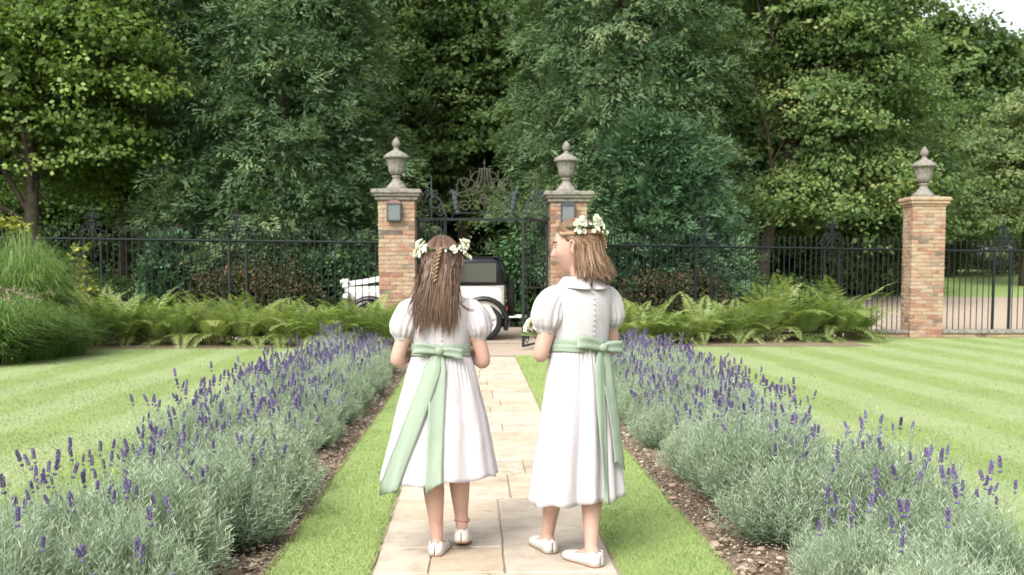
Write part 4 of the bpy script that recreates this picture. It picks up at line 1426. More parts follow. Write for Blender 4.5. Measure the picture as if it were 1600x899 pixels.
# ---- ferns
M['fern'] = leafmat('fern fronds', [(0, (.100, .165, .042)), (.35, (.205, .295, .088)), (.65, (.335, .415, .150)), (1, (.46, .49, .22))], .35, .55, objvar=.22)
def fern_mesh(seed, nf=19, H=1.0):
    g = np.random.default_rng(seed)
    Ps, Ds, Ls, Ws, Ts, Ss = [], [], [], [], [], []
    st = MB()
    for f in range(nf):
        a = f * 2.399 + g.uniform(-.3, .3)
        Lf = H * g.uniform(.75, 1.12)
        tilt = g.uniform(.10, .85) if f < nf * .80 else g.uniform(1.1, 1.75)
        out = np.array([math.cos(a), math.sin(a), 0])
        side = np.array([-math.sin(a), math.cos(a), 0])
        n = 44
        prev = np.array([out[0] * .05, out[1] * .05, 0.0])
        ang = R(84) - tilt * R(34)
        curve = R(50) + tilt * R(52)
        tb = g.normal(.5, .14)
        pts = [prev.copy()]
        tw = side * 1.0
        for i in range(n):
            t = i / (n - 1)
            e = ang - curve * t ** 1.6
            d = out * math.cos(e) + np.array([0, 0, math.sin(e)])
            prev = prev + d * Lf / n
            pts.append(prev.copy())
            if t > .14:
                pw = .19 * Lf * math.sin(math.pi * min(1, (t - .10) / .92) ** .62) ** .9 + .012
                nr = np.cross(side, d)
                for sg in (-1, 1):
                    pd = side * sg * .9 + d * .42 - np.array([0, 0, .10]) + g.normal(0, .06, 3)
                    Ps.append(prev); Ds.append(pd / np.linalg.norm(pd)); Ls.append(pw); Ws.append(.021 * Lf * (1.15 - .5 * t)); Ts.append(tb + .25 * (t - .5) + g.normal(0, .05)); Ss.append(d)
        st.tube([tuple(q) for q in pts[::4] + [pts[-1]]], [.006 - .005 * i / 8 for i in range(len(pts[::4]) + 1)], 4, False)
    V, Fc, T = kites(np.array(Ps), np.array(Ds), np.array(Ls), np.array(Ws), np.clip(np.array(Ts), 0, 1), np.array(Ss))
    return mesh_np('fronds', V, Fc, T), st.mesh('stalks')
FERN = [fern_mesh(60 + i, 20 + 2 * i) for i in range(4)]
M['fernstem'] = plain('fern stalk', (.13, .13, .04), .6)
for a, b in FERN:
    a.materials.append(M['fern']); b.materials.append(M['fernstem'])
def fern(label, px, Y, s, i, group):
    x = P(px, 500, Y).x
    t = thing('fern', label, 'fern', (x, Y, 0), random.uniform(0, 6.3), group)
    sc = s * 1.2 * random.uniform(.92, 1.08)
    t.scale = (sc, sc, sc * random.uniform(.92, 1.1))
    link('fronds', FERN[i % 4][0], None, t)
    link('stalks', FERN[i % 4][1], None, t)
fl_ = [(142, 17.7, 1.0), (166, 18.3, 1.0), (192, 17.75, 1.02), (220, 18.35, .96), (243, 17.8, .88), (282, 17.75, .88), (310, 18.2, .86), (332, 17.7, .92), (358, 18.2, .90), (382, 17.7, .95),
       (408, 18.1, .88), (432, 17.7, .84), (462, 17.55, .86), (492, 17.55, .92), (518, 17.3, .92), (545, 17.5, .92), (572, 17.2, .95), (598, 17.1, .95), (622, 17.0, .9)]
for i, (px, Y, s) in enumerate(fl_):
    fern('%s fern from the left, in the fern row left of the gate' % ORD[i], px, Y, s, i, 'ferns left of the gate')
fr_ = [(958, 17.3, .92), (985, 17.4, .90), (1012, 17.6, .86), (1040, 17.7, .76), (1068, 17.8, .72), (1096, 18.0, .82), (1122, 18.3, .84), (1148, 18.2, .84), (1176, 18.5, .92), (1204, 18.4, 1.08), (1232, 18.7, 1.14),
       (1260, 18.5, 1.14), (1288, 18.8, 1.14), (1316, 18.6, 1.10), (1340, 18.9, .98)]
for i, (px, Y, s) in enumerate(fr_):
    fern('%s fern from the left, in the fern row right of the gate' % ORD[i], px, Y, s, i + 2, 'ferns right of the gate')

# ================================================================== lavender
M['lavleaf'] = leafmat('silvery lavender leaves', [(0, (.075, .105, .055)), (.3, (.195, .258, .165)), (.6, (.310, .388, .278)), (.85, (.425, .495, .375)), (1, (.50, .56, .36))], .22, .7, objvar=.24)
M['lavflower'] = leafmat('lavender flowers', [(0, (.065, .042, .125)), (.5, (.135, .090, .255)), (1, (.27, .205, .42))], .2, .7, objvar=.5)
def lavender_mesh(seed, stems=400, H=.47, rad=.33, nl=24):
    g = np.random.default_rng(seed)
    a = g.uniform(0, 2 * np.pi, stems)
    u = np.sqrt(g.uniform(0, 1, stems))
    lum = 1 + .18 * np.sin(a * 3 + seed) + .12 * np.sin(a * 5 + 2 * seed)
    ex = u * rad * lum
    hh = H * np.sqrt(np.clip(1 - (u * .90) ** 2, .05, 1)) * g.uniform(.68, 1.12, stems) * np.where(g.uniform(size=stems) < .10, 1.22, 1)
    hh = np.maximum(hh, .07)
    tip = np.column_stack([np.cos(a) * ex, np.sin(a) * ex, hh])
    root = tip * np.array([.28, .28, 0]) + np.array([0, 0, -.03])
    ctrl = root * .35 + tip * np.array([.75, .75, .55])
    def at(t):
        return (1 - t) ** 2 * root[:, None] + 2 * t * (1 - t) * ctrl[:, None] + t * t * tip[:, None]
    t = (.30 + .70 * (np.arange(nl) + .5) / nl)[None, :, None] + g.uniform(-.03, .03, (stems, nl, 1))
    t = np.clip(t, 0, 1)
    p = at(t)
    dt = norm(at(np.clip(t + .05, 0, 1.05)) - at(t - .05))
    ph = g.uniform(0, 6.28, (stems, 1)) + np.arange(nl)[None] * 2.4
    ref = norm(np.cross(dt, np.array([.3, .2, 1.0]) + 0 * dt))
    ref2 = np.cross(dt, ref)
    rad_d = ref * np.cos(ph)[..., None] + ref2 * np.sin(ph)[..., None]
    d = norm(rad_d * .75 + dt * .8 + g.normal(0, .15, p.shape))
    L = (.046 * (1.05 - .35 * t[..., 0])) * g.uniform(.7, 1.25, (stems, nl))
    sb = g.normal(.55, .12, stems)
    T = np.clip(sb[:, None] + .45 * (t[..., 0] - .72) + g.normal(0, .07, (stems, nl)), 0, 1)
    V, Fc, TT = kites(p.reshape(-1, 3), d.reshape(-1, 3), L.ravel(), .0038, T.ravel())
    # woody twigs
    sp = at(np.linspace(0, 1, 4)[None, :, None] + np.zeros((stems, 4, 1)))
    sd = norm(np.cross(tip - root, np.array([0.3, 1.0, .2])))[:, None] * np.array([.0026, .0022, .0016, .0008])[None, :, None]
    W = np.stack([sp - sd, sp + sd], 2)
    idx = np.arange(stems * 8).reshape(stems, 4, 2)
    f2 = np.stack([idx[:, :-1, 0], idx[:, :-1, 1], idx[:, 1:, 1], idx[:, 1:, 0]], -1).reshape(-1, 4)
    T2 = np.broadcast_to(np.array([.0, .12, .3, .5])[None, :, None], (stems, 4, 2)).ravel()
    V, Fc, TT = cat([(V, Fc, TT), (W.reshape(-1, 3), f2, T2)])
    me = mesh_np('foliage', V, Fc, TT)
    me.materials.append(M['lavleaf'])
    return me
LAV = [lavender_mesh(70 + i, 520 + 25 * i, .37 + .022 * i, .29 + .02 * i) for i in range(5)]
LAVS = [lavender_mesh(90 + i, 130, .20, .15, 14) for i in range(2)]
def spike_mesh(seed, h):
    g = np.random.default_rng(seed)
    Vs, Fs, Ts = [], [], []
    def put(V, Fc, tint):
        b = sum(len(v) for v in Vs)
        Vs.append(np.array(V)); Fs.append([tuple(b + q for q in f) for f in Fc]); Ts.append(np.full(len(V), tint))
    nw = 6
    z = h
    for wv in range(nw):
        r = (.0105 if wv < nw - 1 else .007) * g.uniform(.85, 1.15)
        z = h + wv * .0098 + (0 if wv else -.013)
        for q in range(6):
            a = q * 1.047 + wv * .5
            c = np.array([math.cos(a) * r * .62, math.sin(a) * r * .62, z])
            o = np.array([math.cos(a), math.sin(a), 1.3]); o /= np.linalg.norm(o)
            s1 = np.array([-math.sin(a), math.cos(a), 0]) * .0046
            s2 = np.cross(o, s1)
            base = [c - o * .005, c + s1, c + s2, c - s1, c - s2, c + o * .0095]
            put(base, [(0, 2, 1), (0, 3, 2), (0, 4, 3), (0, 1, 4), (5, 1, 2), (5, 2, 3), (5, 3, 4), (5, 4, 1)], g.uniform(.1, .9))
    V = np.vstack(Vs); Fc = sum(Fs, [])
    nb = len(Fc)
    bnd = g.normal(0, .012, 2)
    st = MB().tube([(bnd[0], bnd[1], 0), (bnd[0] * .4, bnd[1] * .4, h * .5), (0, 0, h + .03)], [.0024, .0021, .0016], 4, False)
    b = len(V)
    V = np.vstack([V, np.array(st.V)])
    Fc += [tuple(b + q for q in f) for f in st.F]
    T = np.concatenate(Ts + [np.full(len(st.V), .55)])
    me = mesh_np('flower_spike', V, Fc, T)
    me.materials.append(M['lavflower']); me.materials.append(M['lavleaf'])
    mi = np.zeros(len(Fc), dtype=np.int32); mi[nb:] = 1
    me.polygons.foreach_set('material_index', mi)
    return me
SPK = [spike_mesh(80 + i, .17 + .03 * i) for i in range(4)]
def lavender(label, x, y, sc, nsp, i, group):
    t = thing('lavender_bush', label, 'lavender', (x, y, -.03), 0, group)
    rz = random.uniform(0, 6.3)
    k = LAV[i % 5]
    o = link('foliage', k, None, t)
    o.rotation_euler = (0, 0, rz)
    o.scale = (sc, sc, sc * random.uniform(.94, 1.08))
    H, rad = .40 * sc, .31 * sc
    for q in range(nsp):
        a = random.uniform(0, 6.28)
        u_ = random.random() ** .6
        px, py = math.cos(a) * u_ * rad * .82, math.sin(a) * u_ * rad * .82
        z = H * math.sqrt(max(.1, 1 - (u_ * .85) ** 2)) - .05
        s = link('flower_spike', random.choice(SPK), None, t, (px, py, z))
        s.rotation_euler = (-py * 1.0 + random.gauss(0, .20), px * 1.0 + random.gauss(0, .20), random.uniform(0, 6))
        f = random.uniform(.60, .98)
        s.scale = (f * .82, f * .82, f * 1.08)
for side in (-1, 1):
    sname = 'left' if side < 0 else 'right'
    for row in (0, 1):
        rn = 'inner' if row == 0 else 'outer'
        y = 3.15 if row == 0 else 3.0
        i = 0
        while y < 12.9:
            if side < 0:
                x = (-1.27 if row == 0 else -1.71)
            else:
                x = (1.47 if row == 0 else 1.91)
            x += random.uniform(-.10, .10)
            sc = random.uniform(.72, 1.18)
            gap = False
            if side > 0 and row == 0 and i == 2:
                gap = True                       # bare soil between two bushes, right foreground
            if not gap:
                near = max(0, min(1, (y - 4.2) / 5))
                nsp = int((10 + 22 * near) * (1.5 if row == 1 else .9) * random.uniform(.7, 1.25))
                lavender('silvery lavender bush, %s from the front in the %s row of the %s bed' % (ORD[i], rn, sname), x, y, sc, nsp, i + row * 2 + (side > 0) * 3, 'lavender bushes in the %s bed' % sname)
            i += 1
            y += random.uniform(.43, .58)
# small seedlings on the bare soil
for (px, py, lab) in ((395, 842, 'small lavender sprig on bare soil at the edge of the left bed'), (1283, 885, 'small lavender sprig on bare soil between two bushes at right')):
    g_ = G(px, py)
    t = thing('lavender_bush', lab, 'lavender', (g_.x, g_.y + .05, -.03))
    link('foliage', LAVS[0 if px < 800 else 1], None, t)

# ================================================================== the two girls
def skin_mat(name, c1, c2):
    m, n, p = newmat(name)
    t = noise(n, 9, 4, .6, objco(n))
    r = ramp(n, [(.3, c1), (.7, c2)], t.outputs[0])
    n.links.new(r.outputs[0], p.inputs['Base Color'])
    p.inputs['Roughness'].default_value = .52
    p.inputs['Subsurface Weight'].default_value = .12
    p.inputs['Subsurface Radius'].default_value = (1.0, .35, .2)
    p.inputs['Subsurface Scale'].default_value = .012
    p.inputs['Specular IOR Level'].default_value = .35
    return m
M['skin'] = skin_mat('fair skin', (.465, .272, .212), (.55, .368, .300))
M['lips'] = plain('lips', (.50, .20, .17), .45)
M['eyewhite'] = plain('eye white', (.75, .73, .70), .25)
M['iris'] = plain('iris', (.05, .035, .025), .2)
def cloth(name, c, rough=.85, trans=.10, weave=900, bstr=.12):
    m, n, p = newmat(name)
    v = objco(n)
    t = noise(n, 26, 5, .65, v)
    wv = noise(n, weave, 2, .5, v)
    r = ramp(n, [(.3, tuple(x * .955 for x in c)), (.7, c)], t.outputs[0])
    n.links.new(r.outputs[0], p.inputs['Base Color'])
    p.inputs['Roughness'].default_value = rough
    p.inputs['Specular IOR Level'].default_value = .2
    p.inputs['Sheen Weight'].default_value = 0
    bump(n, p, math_node(n, 'ADD', t.outputs[0], math_node(n, 'MULTIPLY', wv.outputs[0], .3)), bstr, .012)
    if trans:
        tr = n.nodes.new('ShaderNodeBsdfTranslucent')
        tr.inputs[0].default_value = (c[0], c[1], c[2], 1)
        mx = n.nodes.new('ShaderNodeMixShader')
        mx.inputs[0].default_value = trans
        n.links.new(p.outputs[0], mx.inputs[1]); n.links.new(tr.outputs[0], mx.inputs[2])
        n.links.new(mx.outputs[0], n.nodes['Material Output'].inputs[0])
    return m
M['linen'] = cloth('white linen', (.565, .530, .545))
M['sash'] = cloth('sage green silk', (.285, .352, .268), .45, .08, 500, .16)
M['shoe'] = plain('ivory leather shoe', (.60, .565, .53), .5)
M['sole'] = plain('tan leather sole', (.22, .12, .06), .7)
M['petal'] = leafmat('white petals', [(0, (.62, .64, .46)), (.4, (.78, .78, .72)), (1, (.86, .86, .84))], .25, .6)
M['posyleaf'] = leafmat('posy leaves', [(0, (.05, .09, .03)), (1, (.14, .20, .07))], .25, .5)
def hairmat(name, stops):
    m = leafmat(name, stops, 0, .42, 0, .45)
    return m
M['hairA'] = hairmat('dark brown hair', [(0, (.036, .019, .011)), (.4, (.092, .050, .030)), (.75, (.160, .095, .058)), (1, (.24, .15, .095))])
M['hairB'] = hairmat('light brown hair', [(0, (.060, .032, .018)), (.4, (.150, .085, .047)), (.75, (.27, .165, .092)), (1, (.42, .28, .165))])

def head_R(az, el):
    """radius of the head in direction az (from the face, +-180 at the back), el; degrees"""
    ca, sa = np.cos(np.radians(az)), np.sin(np.radians(az))
    ce, se = np.cos(np.radians(el)), np.sin(np.radians(el))
    a = .0715 * np.where(el < 0, 1 - .16 * np.clip(-el / 60, 0, 1) ** 1.3, 1)
    b = np.where(ca > 0, .086, .097)
    c = np.where(el > 0, .103, .113)
    r = 1 / np.sqrt((sa * ce / a) ** 2 + (ca * ce / b) ** 2 + (se / c) ** 2)
    r = r * (1 - .17 * np.clip(-ca, 0, 1) * np.clip((-el - 15) / 40, 0, 1))
    def gs(a0, e0, wa, we, amp):
        da = np.abs((az - a0 + 180) % 360 - 180)
        return amp * np.exp(-(da / wa) ** 2 - ((el - e0) / we) ** 2)
    r = r + gs(0, -13, 8, 8, .0215) + gs(0, 0, 6, 12, .008) + gs(0, -34, 13, 5, .0065) + gs(0, -55, 16, 10, .009) + gs(0, -42, 14, 4, -.003)
    for s in (-1, 1):
        r = r + gs(s * 24, 5, 11, 7, -.007) + gs(s * 20, 16, 18, 5, .003) + gs(s * 44, -17, 18, 16, .0045) + gs(s * 11, -16, 6, 5, .005)
    return r
def head_pt(az, el, off=0.0):
    r = head_R(np.asarray(az, float), np.asarray(el, float)) + off
    A, E = np.radians(az), np.radians(el)
    return np.stack([-np.sin(A) * np.cos(E) * r, np.cos(A) * np.cos(E) * r, np.sin(E) * r], -1)   # +az is her left (-x)

def loft(mb, pts, rads, sides=14):
    """closed tube with separate x / y radii, rings level with the ground when vertical"""
    mb.tube(pts, rads, sides)
def ell_rings(mb, rows, sides=24):
    rs = []
    for (cx, cy, z, rx, ry) in rows:
        rs.append([(cx + rx * math.cos(2 * math.pi * j / sides), cy + ry * math.sin(2 * math.pi * j / sides), z) for j in range(sides)])
    mb.rings(rs)
def smooth_path(ctrl, n=10):
    """Catmull-Rom through points with radii: ctrl rows (x,y,z,r)"""
    c = [np.array(q, float) for q in ctrl]
    c = [2 * c[0] - c[1]] + c + [2 * c[-1] - c[-2]]
    out = []
    for i in range(1, len(c) - 2):
        for k in range(n):
            t = k / n
            p0, p1, p2, p3 = c[i - 1:i + 3]
            out.append(.5 * (2 * p1 + (p2 - p0) * t + (2 * p0 - 5 * p1 + 4 * p2 - p3) * t * t + (3 * p1 - p0 - 3 * p2 + p3) * t ** 3))
    out.append(c[-2])
    out = np.array(out)
    return out[:, :3], np.maximum(out[:, 3], .003)

def add_hand(mb, wrist, fwd, up, thumb, curl=.6):
    """palm with four fingers and a thumb; fwd along the hand, up = back of the hand, thumb = side of the thumb"""
    wrist, fwd, up = Vector(wrist), Vector(fwd).normalized(), Vector(up).normalized()
    side = fwd.cross(up).normalized()
    if side.dot(Vector(thumb)) < 0:
        side = -side
    up = (up - fwd * up.dot(fwd)).normalized()
    rs = []
    for (t, hw, hh) in ((-.012, .018, .016), (.01, .022, .015), (.035, .031, .014), (.062, .033, .0125), (.073, .031, .010)):
        c = wrist + fwd * t
        rs.append([c + side * hw * math.cos(2 * math.pi * j / 12) + up * hh * math.sin(2 * math.pi * j / 12) for j in range(12)])
    mb.rings(rs)
    for k, (off, L) in enumerate(((.023, .058), (.008, .066), (-.008, .061), (-.023, .048))):
        p = wrist + fwd * .066 + side * off
        d = fwd.copy()
        pts, rad = [p - fwd * .012, p], [.0078, .0082]
        for s_, r_ in ((.45, .0078), (.30, .0072), (.25, .0060)):
            ang = curl * (.75 if s_ > .4 else .95)
            d = (Matrix.Rotation(ang, 3, fwd.cross(-up)) @ d)
            pts.append(pts[-1] + d * L * s_); rad.append(r_)
        sp, sr = smooth_path([(*q, r) for q, r in zip(pts, rad)], 4)
        mb.tube([tuple(v) for v in sp], list(sr), 8)
    p = wrist + fwd * .018 + side * .024
    d = (fwd * .75 + side * .55 - up * .35).normalized()
    pts = [p - d * .01, p + d * .022, p + d * .022 + (fwd * .85 - up * .4).normalized() * .022, p + d * .022 + (fwd * .85 - up * .5).normalized() * .040]
    sp, sr = smooth_path([(*q, r) for q, r in zip(pts, (.010, .0098, .0085, .0066))], 4)
    mb.tube([tuple(v) for v in sp], list(sr), 8)

def strands(paths, rad, tint, sides=3, name='hair', smooth=True, centre=None):
    """paths (S,K,3) -> thin tapered tubes"""
    S, K, _ = paths.shape
    tg = np.empty_like(paths)
    tg[:, 1:-1] = paths[:, 2:] - paths[:, :-2]
    tg[:, 0] = paths[:, 1] - paths[:, 0]
    tg[:, -1] = paths[:, -1] - paths[:, -2]
    tg = norm(tg)
    s = np.linspace(0, 1, K)[None, :, None]
    r = rad[:, None, None] * np.clip(1.25 - 1.15 * s ** 4, .08, 1)
    ctr = paths.mean(axis=(0, 1), keepdims=True) if centre is None else np.asarray(centre)[None, None]
    outw = paths - ctr
    outw[..., 2] *= .3
    tw = np.random.default_rng(2).normal(0, .45, (S, 1, 3))
    a = norm(np.cross(tg, norm(outw) + tw))
    V = np.stack([paths - a * r, paths + a * r], 2)
    idx = np.arange(S * K * 2).reshape(S, K, 2)
    Fc = np.stack([idx[:, :-1, 0], idx[:, :-1, 1], idx[:, 1:, 1], idx[:, 1:, 0]], -1).reshape(-1, 4)
    tt = np.broadcast_to(np.clip(tint[:, None, None] + .12 * (s - .4), 0, 1), (S, K, 2)).ravel()
    return mesh_np(name, V.reshape(-1, 3), Fc, tt, smooth)

def evaluated(mb, voxel, smooth_it=6):
    """join overlapping closed shapes into one continuous skin"""
    me = mb.mesh('body')
    o = bpy.data.objects.new('tmp', me)
    COL.objects.link(o)
    md = o.modifiers.new('r', 'REMESH')
    md.mode = 'VOXEL'
    md.voxel_size = voxel
    sm = o.modifiers.new('s', 'SMOOTH')
    sm.factor = .5
    sm.iterations = smooth_it
    dg = bpy.context.evaluated_depsgraph_get()
    new = bpy.data.meshes.new_from_object(o.evaluated_get(dg))
    bpy.data.objects.remove(o)
    bpy.data.meshes.remove(me)
    new.polygons.foreach_set('use_smooth', np.ones(len(new.polygons), dtype=bool))
    return new

# blossoms shared by garlands and posies
def blossom_mesh(seed, r, petals, layers):
    g = np.random.default_rng(seed)
    Vs, Fs, Ts = [], [], []
    b = 0
    for l in range(layers):
        n_ = petals + l
        for q in range(n_):
            a = 2 * math.pi * (q + .5 * l) / n_ + g.uniform(-.1, .1)
            el = .35 + .55 * l / max(1, layers - 1) if layers > 1 else .45
            o = np.array([math.cos(a) * math.cos(el), math.sin(a) * math.cos(el), math.sin(el)])
            s = np.array([-math.sin(a), math.cos(a), 0])
            up = np.cross(o, s)
            L = r * (1 - .25 * l / layers) * g.uniform(.9, 1.1)
            wv = L * .48
            c0 = o * L * .08
            V = [c0, o * L * .45 + s * wv - up * -.15 * L, o * L * .95 + s * wv * .55 + up * .12 * L, o * L + up * .2 * L, o * L * .95 - s * wv * .55 + up * .12 * L, o * L * .45 - s * wv + up * .15 * L]
            Vs += V
            Fs += [(b, b + 1, b + 2, b + 3), (b, b + 3, b + 4, b + 5)]
            Ts += [.25, .8, 1, 1, 1, .8]
            b += 6
    me = mesh_np('blossom', Vs, Fs, Ts)
    me.materials.append(M['petal'])
    return me
BLO = [blossom_mesh(1, .012, 5, 2), blossom_mesh(2, .009, 5, 1), blossom_mesh(3, .019, 6, 3), blossom_mesh(4, .014, 6, 3)]
LEAFLET = None
def leaflet_mesh():
    V, Fc, T = kites(np.array([(0, 0, 0.)] * 3), norm(np.array([(.2, 0, 1.), (.6, .4, .8), (-.5, -.3, .8)])), np.array([.03, .026, .028]), np.array([.011, .010, .011]), np.array([.4, .6, .8]))
    me = mesh_np('leaflet', V, Fc, T)
    me.materials.append(M['posyleaf'])
    return me
LEAFLET = leaflet_mesh()

from mathutils import noise as mnoise
def crumple(me, amp, sc, stretch=(1, 1, .55), seed=0):
    """small irregular creases of worn linen"""
    for v in me.vertices:
        q = Vector((v.co.x * stretch[0], v.co.y * stretch[1], v.co.z * stretch[2])) * sc + Vector((seed, 0, 0))
        n1 = 1 - 2 * abs(mnoise.noise(q))
        n2 = mnoise.noise(q * 2.3)
        v.co += v.normal * amp * (n1 * .7 + n2 * .5 - .3)
    me.update()

def girl(label, loc, yaw, H, d):
    """local frame: she faces +y, origin on the ground; H scales the 1.45 m model"""
    s = H / 1.45
    root = thing('person', label, 'person', loc, yaw)
    S = lambda x, y, z: (x * s, y * s, z * s)
    mb = MB()
    # trunk
    ell_rings(mb, [(0, 0, z * s, rx * s, ry * s) for z, rx, ry in ((.66, .110, .090), (.72, .128, .104), (.80, .120, .098), (.90, .104, .082), (.97, .112, .088), (1.05, .122, .090), (1.11, .118, .078), (1.15, .080, .058), (1.165, .045, .044))])
    hc = Vector(S(*d['head']))                   # head centre
    sp, sr = smooth_path([(0, -.01 * s, 1.10 * s, .046 * s), (0, -.012 * s, 1.17 * s, .043 * s), (hc.x * .5, hc.y * .4 - .012 * s, 1.215 * s, .043 * s), (hc.x, hc.y - .010, hc.z - .045, .045 * s)], 6)
    mb.tube([tuple(v) for v in sp], list(sr), 16)
    # head
    hm = Matrix.Rotation(d['head_yaw'], 3, 'Z') @ Matrix.Rotation(d['head_pitch'], 3, 'X') @ Matrix.Rotation(d.get('head_roll', 0), 3, 'Y')
    hs = d.get('head_s', 1.0)
    HP = lambda q: hm @ (Vector(q) * hs) + hc
    az = np.linspace(-180, 180, 61)[:-1]
    rs = []
    for el in np.linspace(-84, 84, 43):
        rs.append([HP(v) for v in head_pt(az, np.full_like(az, el))])
    mb.rings(rs)
    for sg in (-1, 1):                           # ears
        pts = []
        for k in range(13):
            a = R(-60 + 250 * k / 12)
            e = head_pt(sg * 93, -3, .004)
            q = Vector((float(e[0]), float(e[1]), float(e[2]))) + Vector((-sg * (.006 + .007 * max(0, -math.sin(a - 2.4))), -.013 * math.cos(a + 2.6), .026 * math.sin(a - .35)))
            pts.append(HP(q))
        mb.tube(pts, [.0052 * hs] * 13, 6)
        e = head_pt(sg * 95, -4, .0)
        mb.ball(HP((float(e[0]) - sg * .004, float(e[1]), float(e[2]))), (.006, .013, .022), 10, 8, hm)
        e = head_pt(sg * 91, -17, .001)
        mb.ball(HP((float(e[0]) - sg * .003, float(e[1]), float(e[2]))), .0075 * hs, 8, 6)
    # arms with hands
    for sg, key in ((-1, 'L'), (1, 'R')):
        el_, wr = Vector(S(*d['elbow' + key])), Vector(S(*d['wrist' + key]))
        sh = Vector((sg * .112 * s, 0, 1.088 * s))
        up_ = sh.lerp(el_, .5) + Vector((sg * .008, -.006, 0))
        fo = el_.lerp(wr, .35)
        sp, sr = smooth_path([(*(sh + Vector((-sg * .03, 0, .004))), .040 * s), (*sh, .040 * s), (*up_, .036 * s), (*el_, .0315 * s), (*fo, .0315 * s), (*el_.lerp(wr, .75), .025 * s), (*wr, .020 * s)], 7)
        mb.tube([tuple(v) for v in sp], list(sr), 14)
        fw = (wr - el_).normalized()
        add_hand(mb, wr, fw + Vector(d['hand_bend' + key]), Vector((sg * .9, .1, .35)), Vector((0, .2, 1)), d.get('curl', .6))
    # legs
    feet = []
    for key, sg in (('L', -1), ('R', 1)):
        fx, fy, fyaw, lift = d['foot' + key]
        hip = Vector((sg * .062 * s, 0, .70 * s))
        ank = Vector((fx, fy, .070 * s + lift))
        knee = hip.lerp(ank, .48) + Vector((0, .020 * s + lift * .6, 0))
        calf = knee.lerp(ank, .34) + Vector((0, -.014 * s, 0))
        low = knee.lerp(ank, .72) + Vector((0, -.004 * s, 0))
        sp, sr = smooth_path([(*hip, .078 * s), (*hip.lerp(knee, .5), .068 * s), (*knee, .047 * s), (*calf, .0475 * s), (*low, .034 * s), (*ank, .0275 * s), (*(ank + Vector((0, .005, -.045 * s))), .029 * s)], 7)
        mb.tube([tuple(v) for v in sp], list(sr), 16)
        fm = Matrix.Translation((fx, fy, lift)) @ Matrix.Rotation(fyaw, 4, 'Z') @ Matrix.Rotation(-d.get('heel' + key, 0.0), 4, 'X')
        # foot
        rows = []
        for (y, hw, z0, z1) in ((-.042, .016, .012, .05), (-.03, .024, .008, .075), (0, .027, .008, .085), (.035, .028, .008, .066), (.075, .033, .008, .044), (.11, .035, .008, .030), (.135, .028, .008, .024), (.150, .012, .009, .018)):
            rows.append([fm @ Vector((hw * s * math.cos(2 * math.pi * j / 14), y * s, (z0 + z1) / 2 * s + (z1 - z0) / 2 * s * math.sin(2 * math.pi * j / 14))) for j in range(14)])
        mb.rings(rows)
        feet.append(fm)
    body = evaluated(mb, .0056, 5)
    link('body', body, M['skin'], root)
    # shoes: low pumps, open over the instep
    for fm in feet:
        mb = MB()
        rs = []
        prof = ((-.0565, .002, .044), (-.0535, .015, .052), (-.048, .026, .057), (-.036, .032, .058), (-.01, .034, .050), (.02, .034, .040), (.05, .036, .034), (.075, .039, .033), (.10, .041, .034), (.125, .038, .031), (.148, .028, .025), (.162, .012, .017), (.166, .002, .012))
        for y, hw, h in prof:
            row = []
            openv = -.045 < y < .082
            for j in range(15):
                a = math.pi * (j / 14)
                x = hw * math.cos(a)
                z = h * (math.sin(a) ** .6 if not openv else min(1, math.sin(a) * 2.6)) + .007
                row.append(fm @ (Vector((x, y, z)) * s))
            rs.append(row)
        # outer shell: side walls up to the topline, closed over heel and toe
        for i in range(len(rs) - 1):
            pass
        V, Fc = [], []
        nrow = 15
        for r_ in rs:
            V += [tuple(v) for v in r_]
        for i in range(len(rs) - 1):
            ym = (prof[i][0] + prof[i + 1][0]) / 2
            for j in range(14):
                if -.043 < ym < .080 and 4 <= j <= 9:
                    continue
                a = i * nrow + j
                Fc.append((a, a + 1, a + nrow + 1, a + nrow))
        o = link('shoe', mesh_np('shoe', V, Fc, smooth=True), M['shoe'], root)
        sd = o.modifiers.new('thick', 'SOLIDIFY'); sd.thickness = .0028; sd.offset = 0
        mb = MB()
        lo = [fm @ (Vector((sg_ * hw * .98, y, .0005)) * s) for sg_ in (1,) for y, hw, h in prof] + [fm @ (Vector((-hw * .98, y, .0005)) * s) for y, hw, h in reversed(prof)]
        hi = [fm @ (Vector((hw * 1.01, y, .0085)) * s) for y, hw, h in prof] + [fm @ (Vector((-hw * 1.01, y, .0085)) * s) for y, hw, h in reversed(prof)]
        mb.rings([lo, hi])
        mb.build('sole', M['sole'], o)
        MB().box(fm @ (Vector((0, -.028, .004)) * s), (.046 * s, .045 * s, .011 * s), fm.to_3x3()).build('heel', M['sole'], o)
    # face
    for sg in (-1, 1):
        e = head_pt(sg * 23, 3.5, -.0085)
        o = MB().ball(HP(e), .0108 * hs, 14, 10).build('eye', M['eyewhite'], root, True)
        MB().ball(HP(np.array(e) * 1.035 + np.array([0, .0065, 0])), (.0052 * hs, .0045 * hs, .0052 * hs), 12, 8).build('iris', M['iris'], o, True)
        pts = [HP(head_pt(sg * q, 15.5 + 2.5 * math.sin((q - 10) / 28 * 3.1), .0012)) for q in range(10, 40, 4)]
        MB().tube(pts, [.0022] * len(pts), 6).build('eyebrow', d['hair_mat'], root)
    V = [HP(v) for e in (-37, -34.5, -32) for v in head_pt(np.linspace(-15, 15, 9), np.full(9, e) + .0 * np.linspace(-15, 15, 9) + np.where(e == -37, .16, -.16 if e == -32 else 0) * np.abs(np.linspace(-15, 15, 9)), .0016)]
    link('lips', mesh_np('lips', V, [(r_ * 9 + j, r_ * 9 + j + 1, r_ * 9 + j + 10, r_ * 9 + j + 9) for r_ in range(2) for j in range(8)], smooth=True), M['lips'], root)

    # ---------------- dress
    D = d['dress']
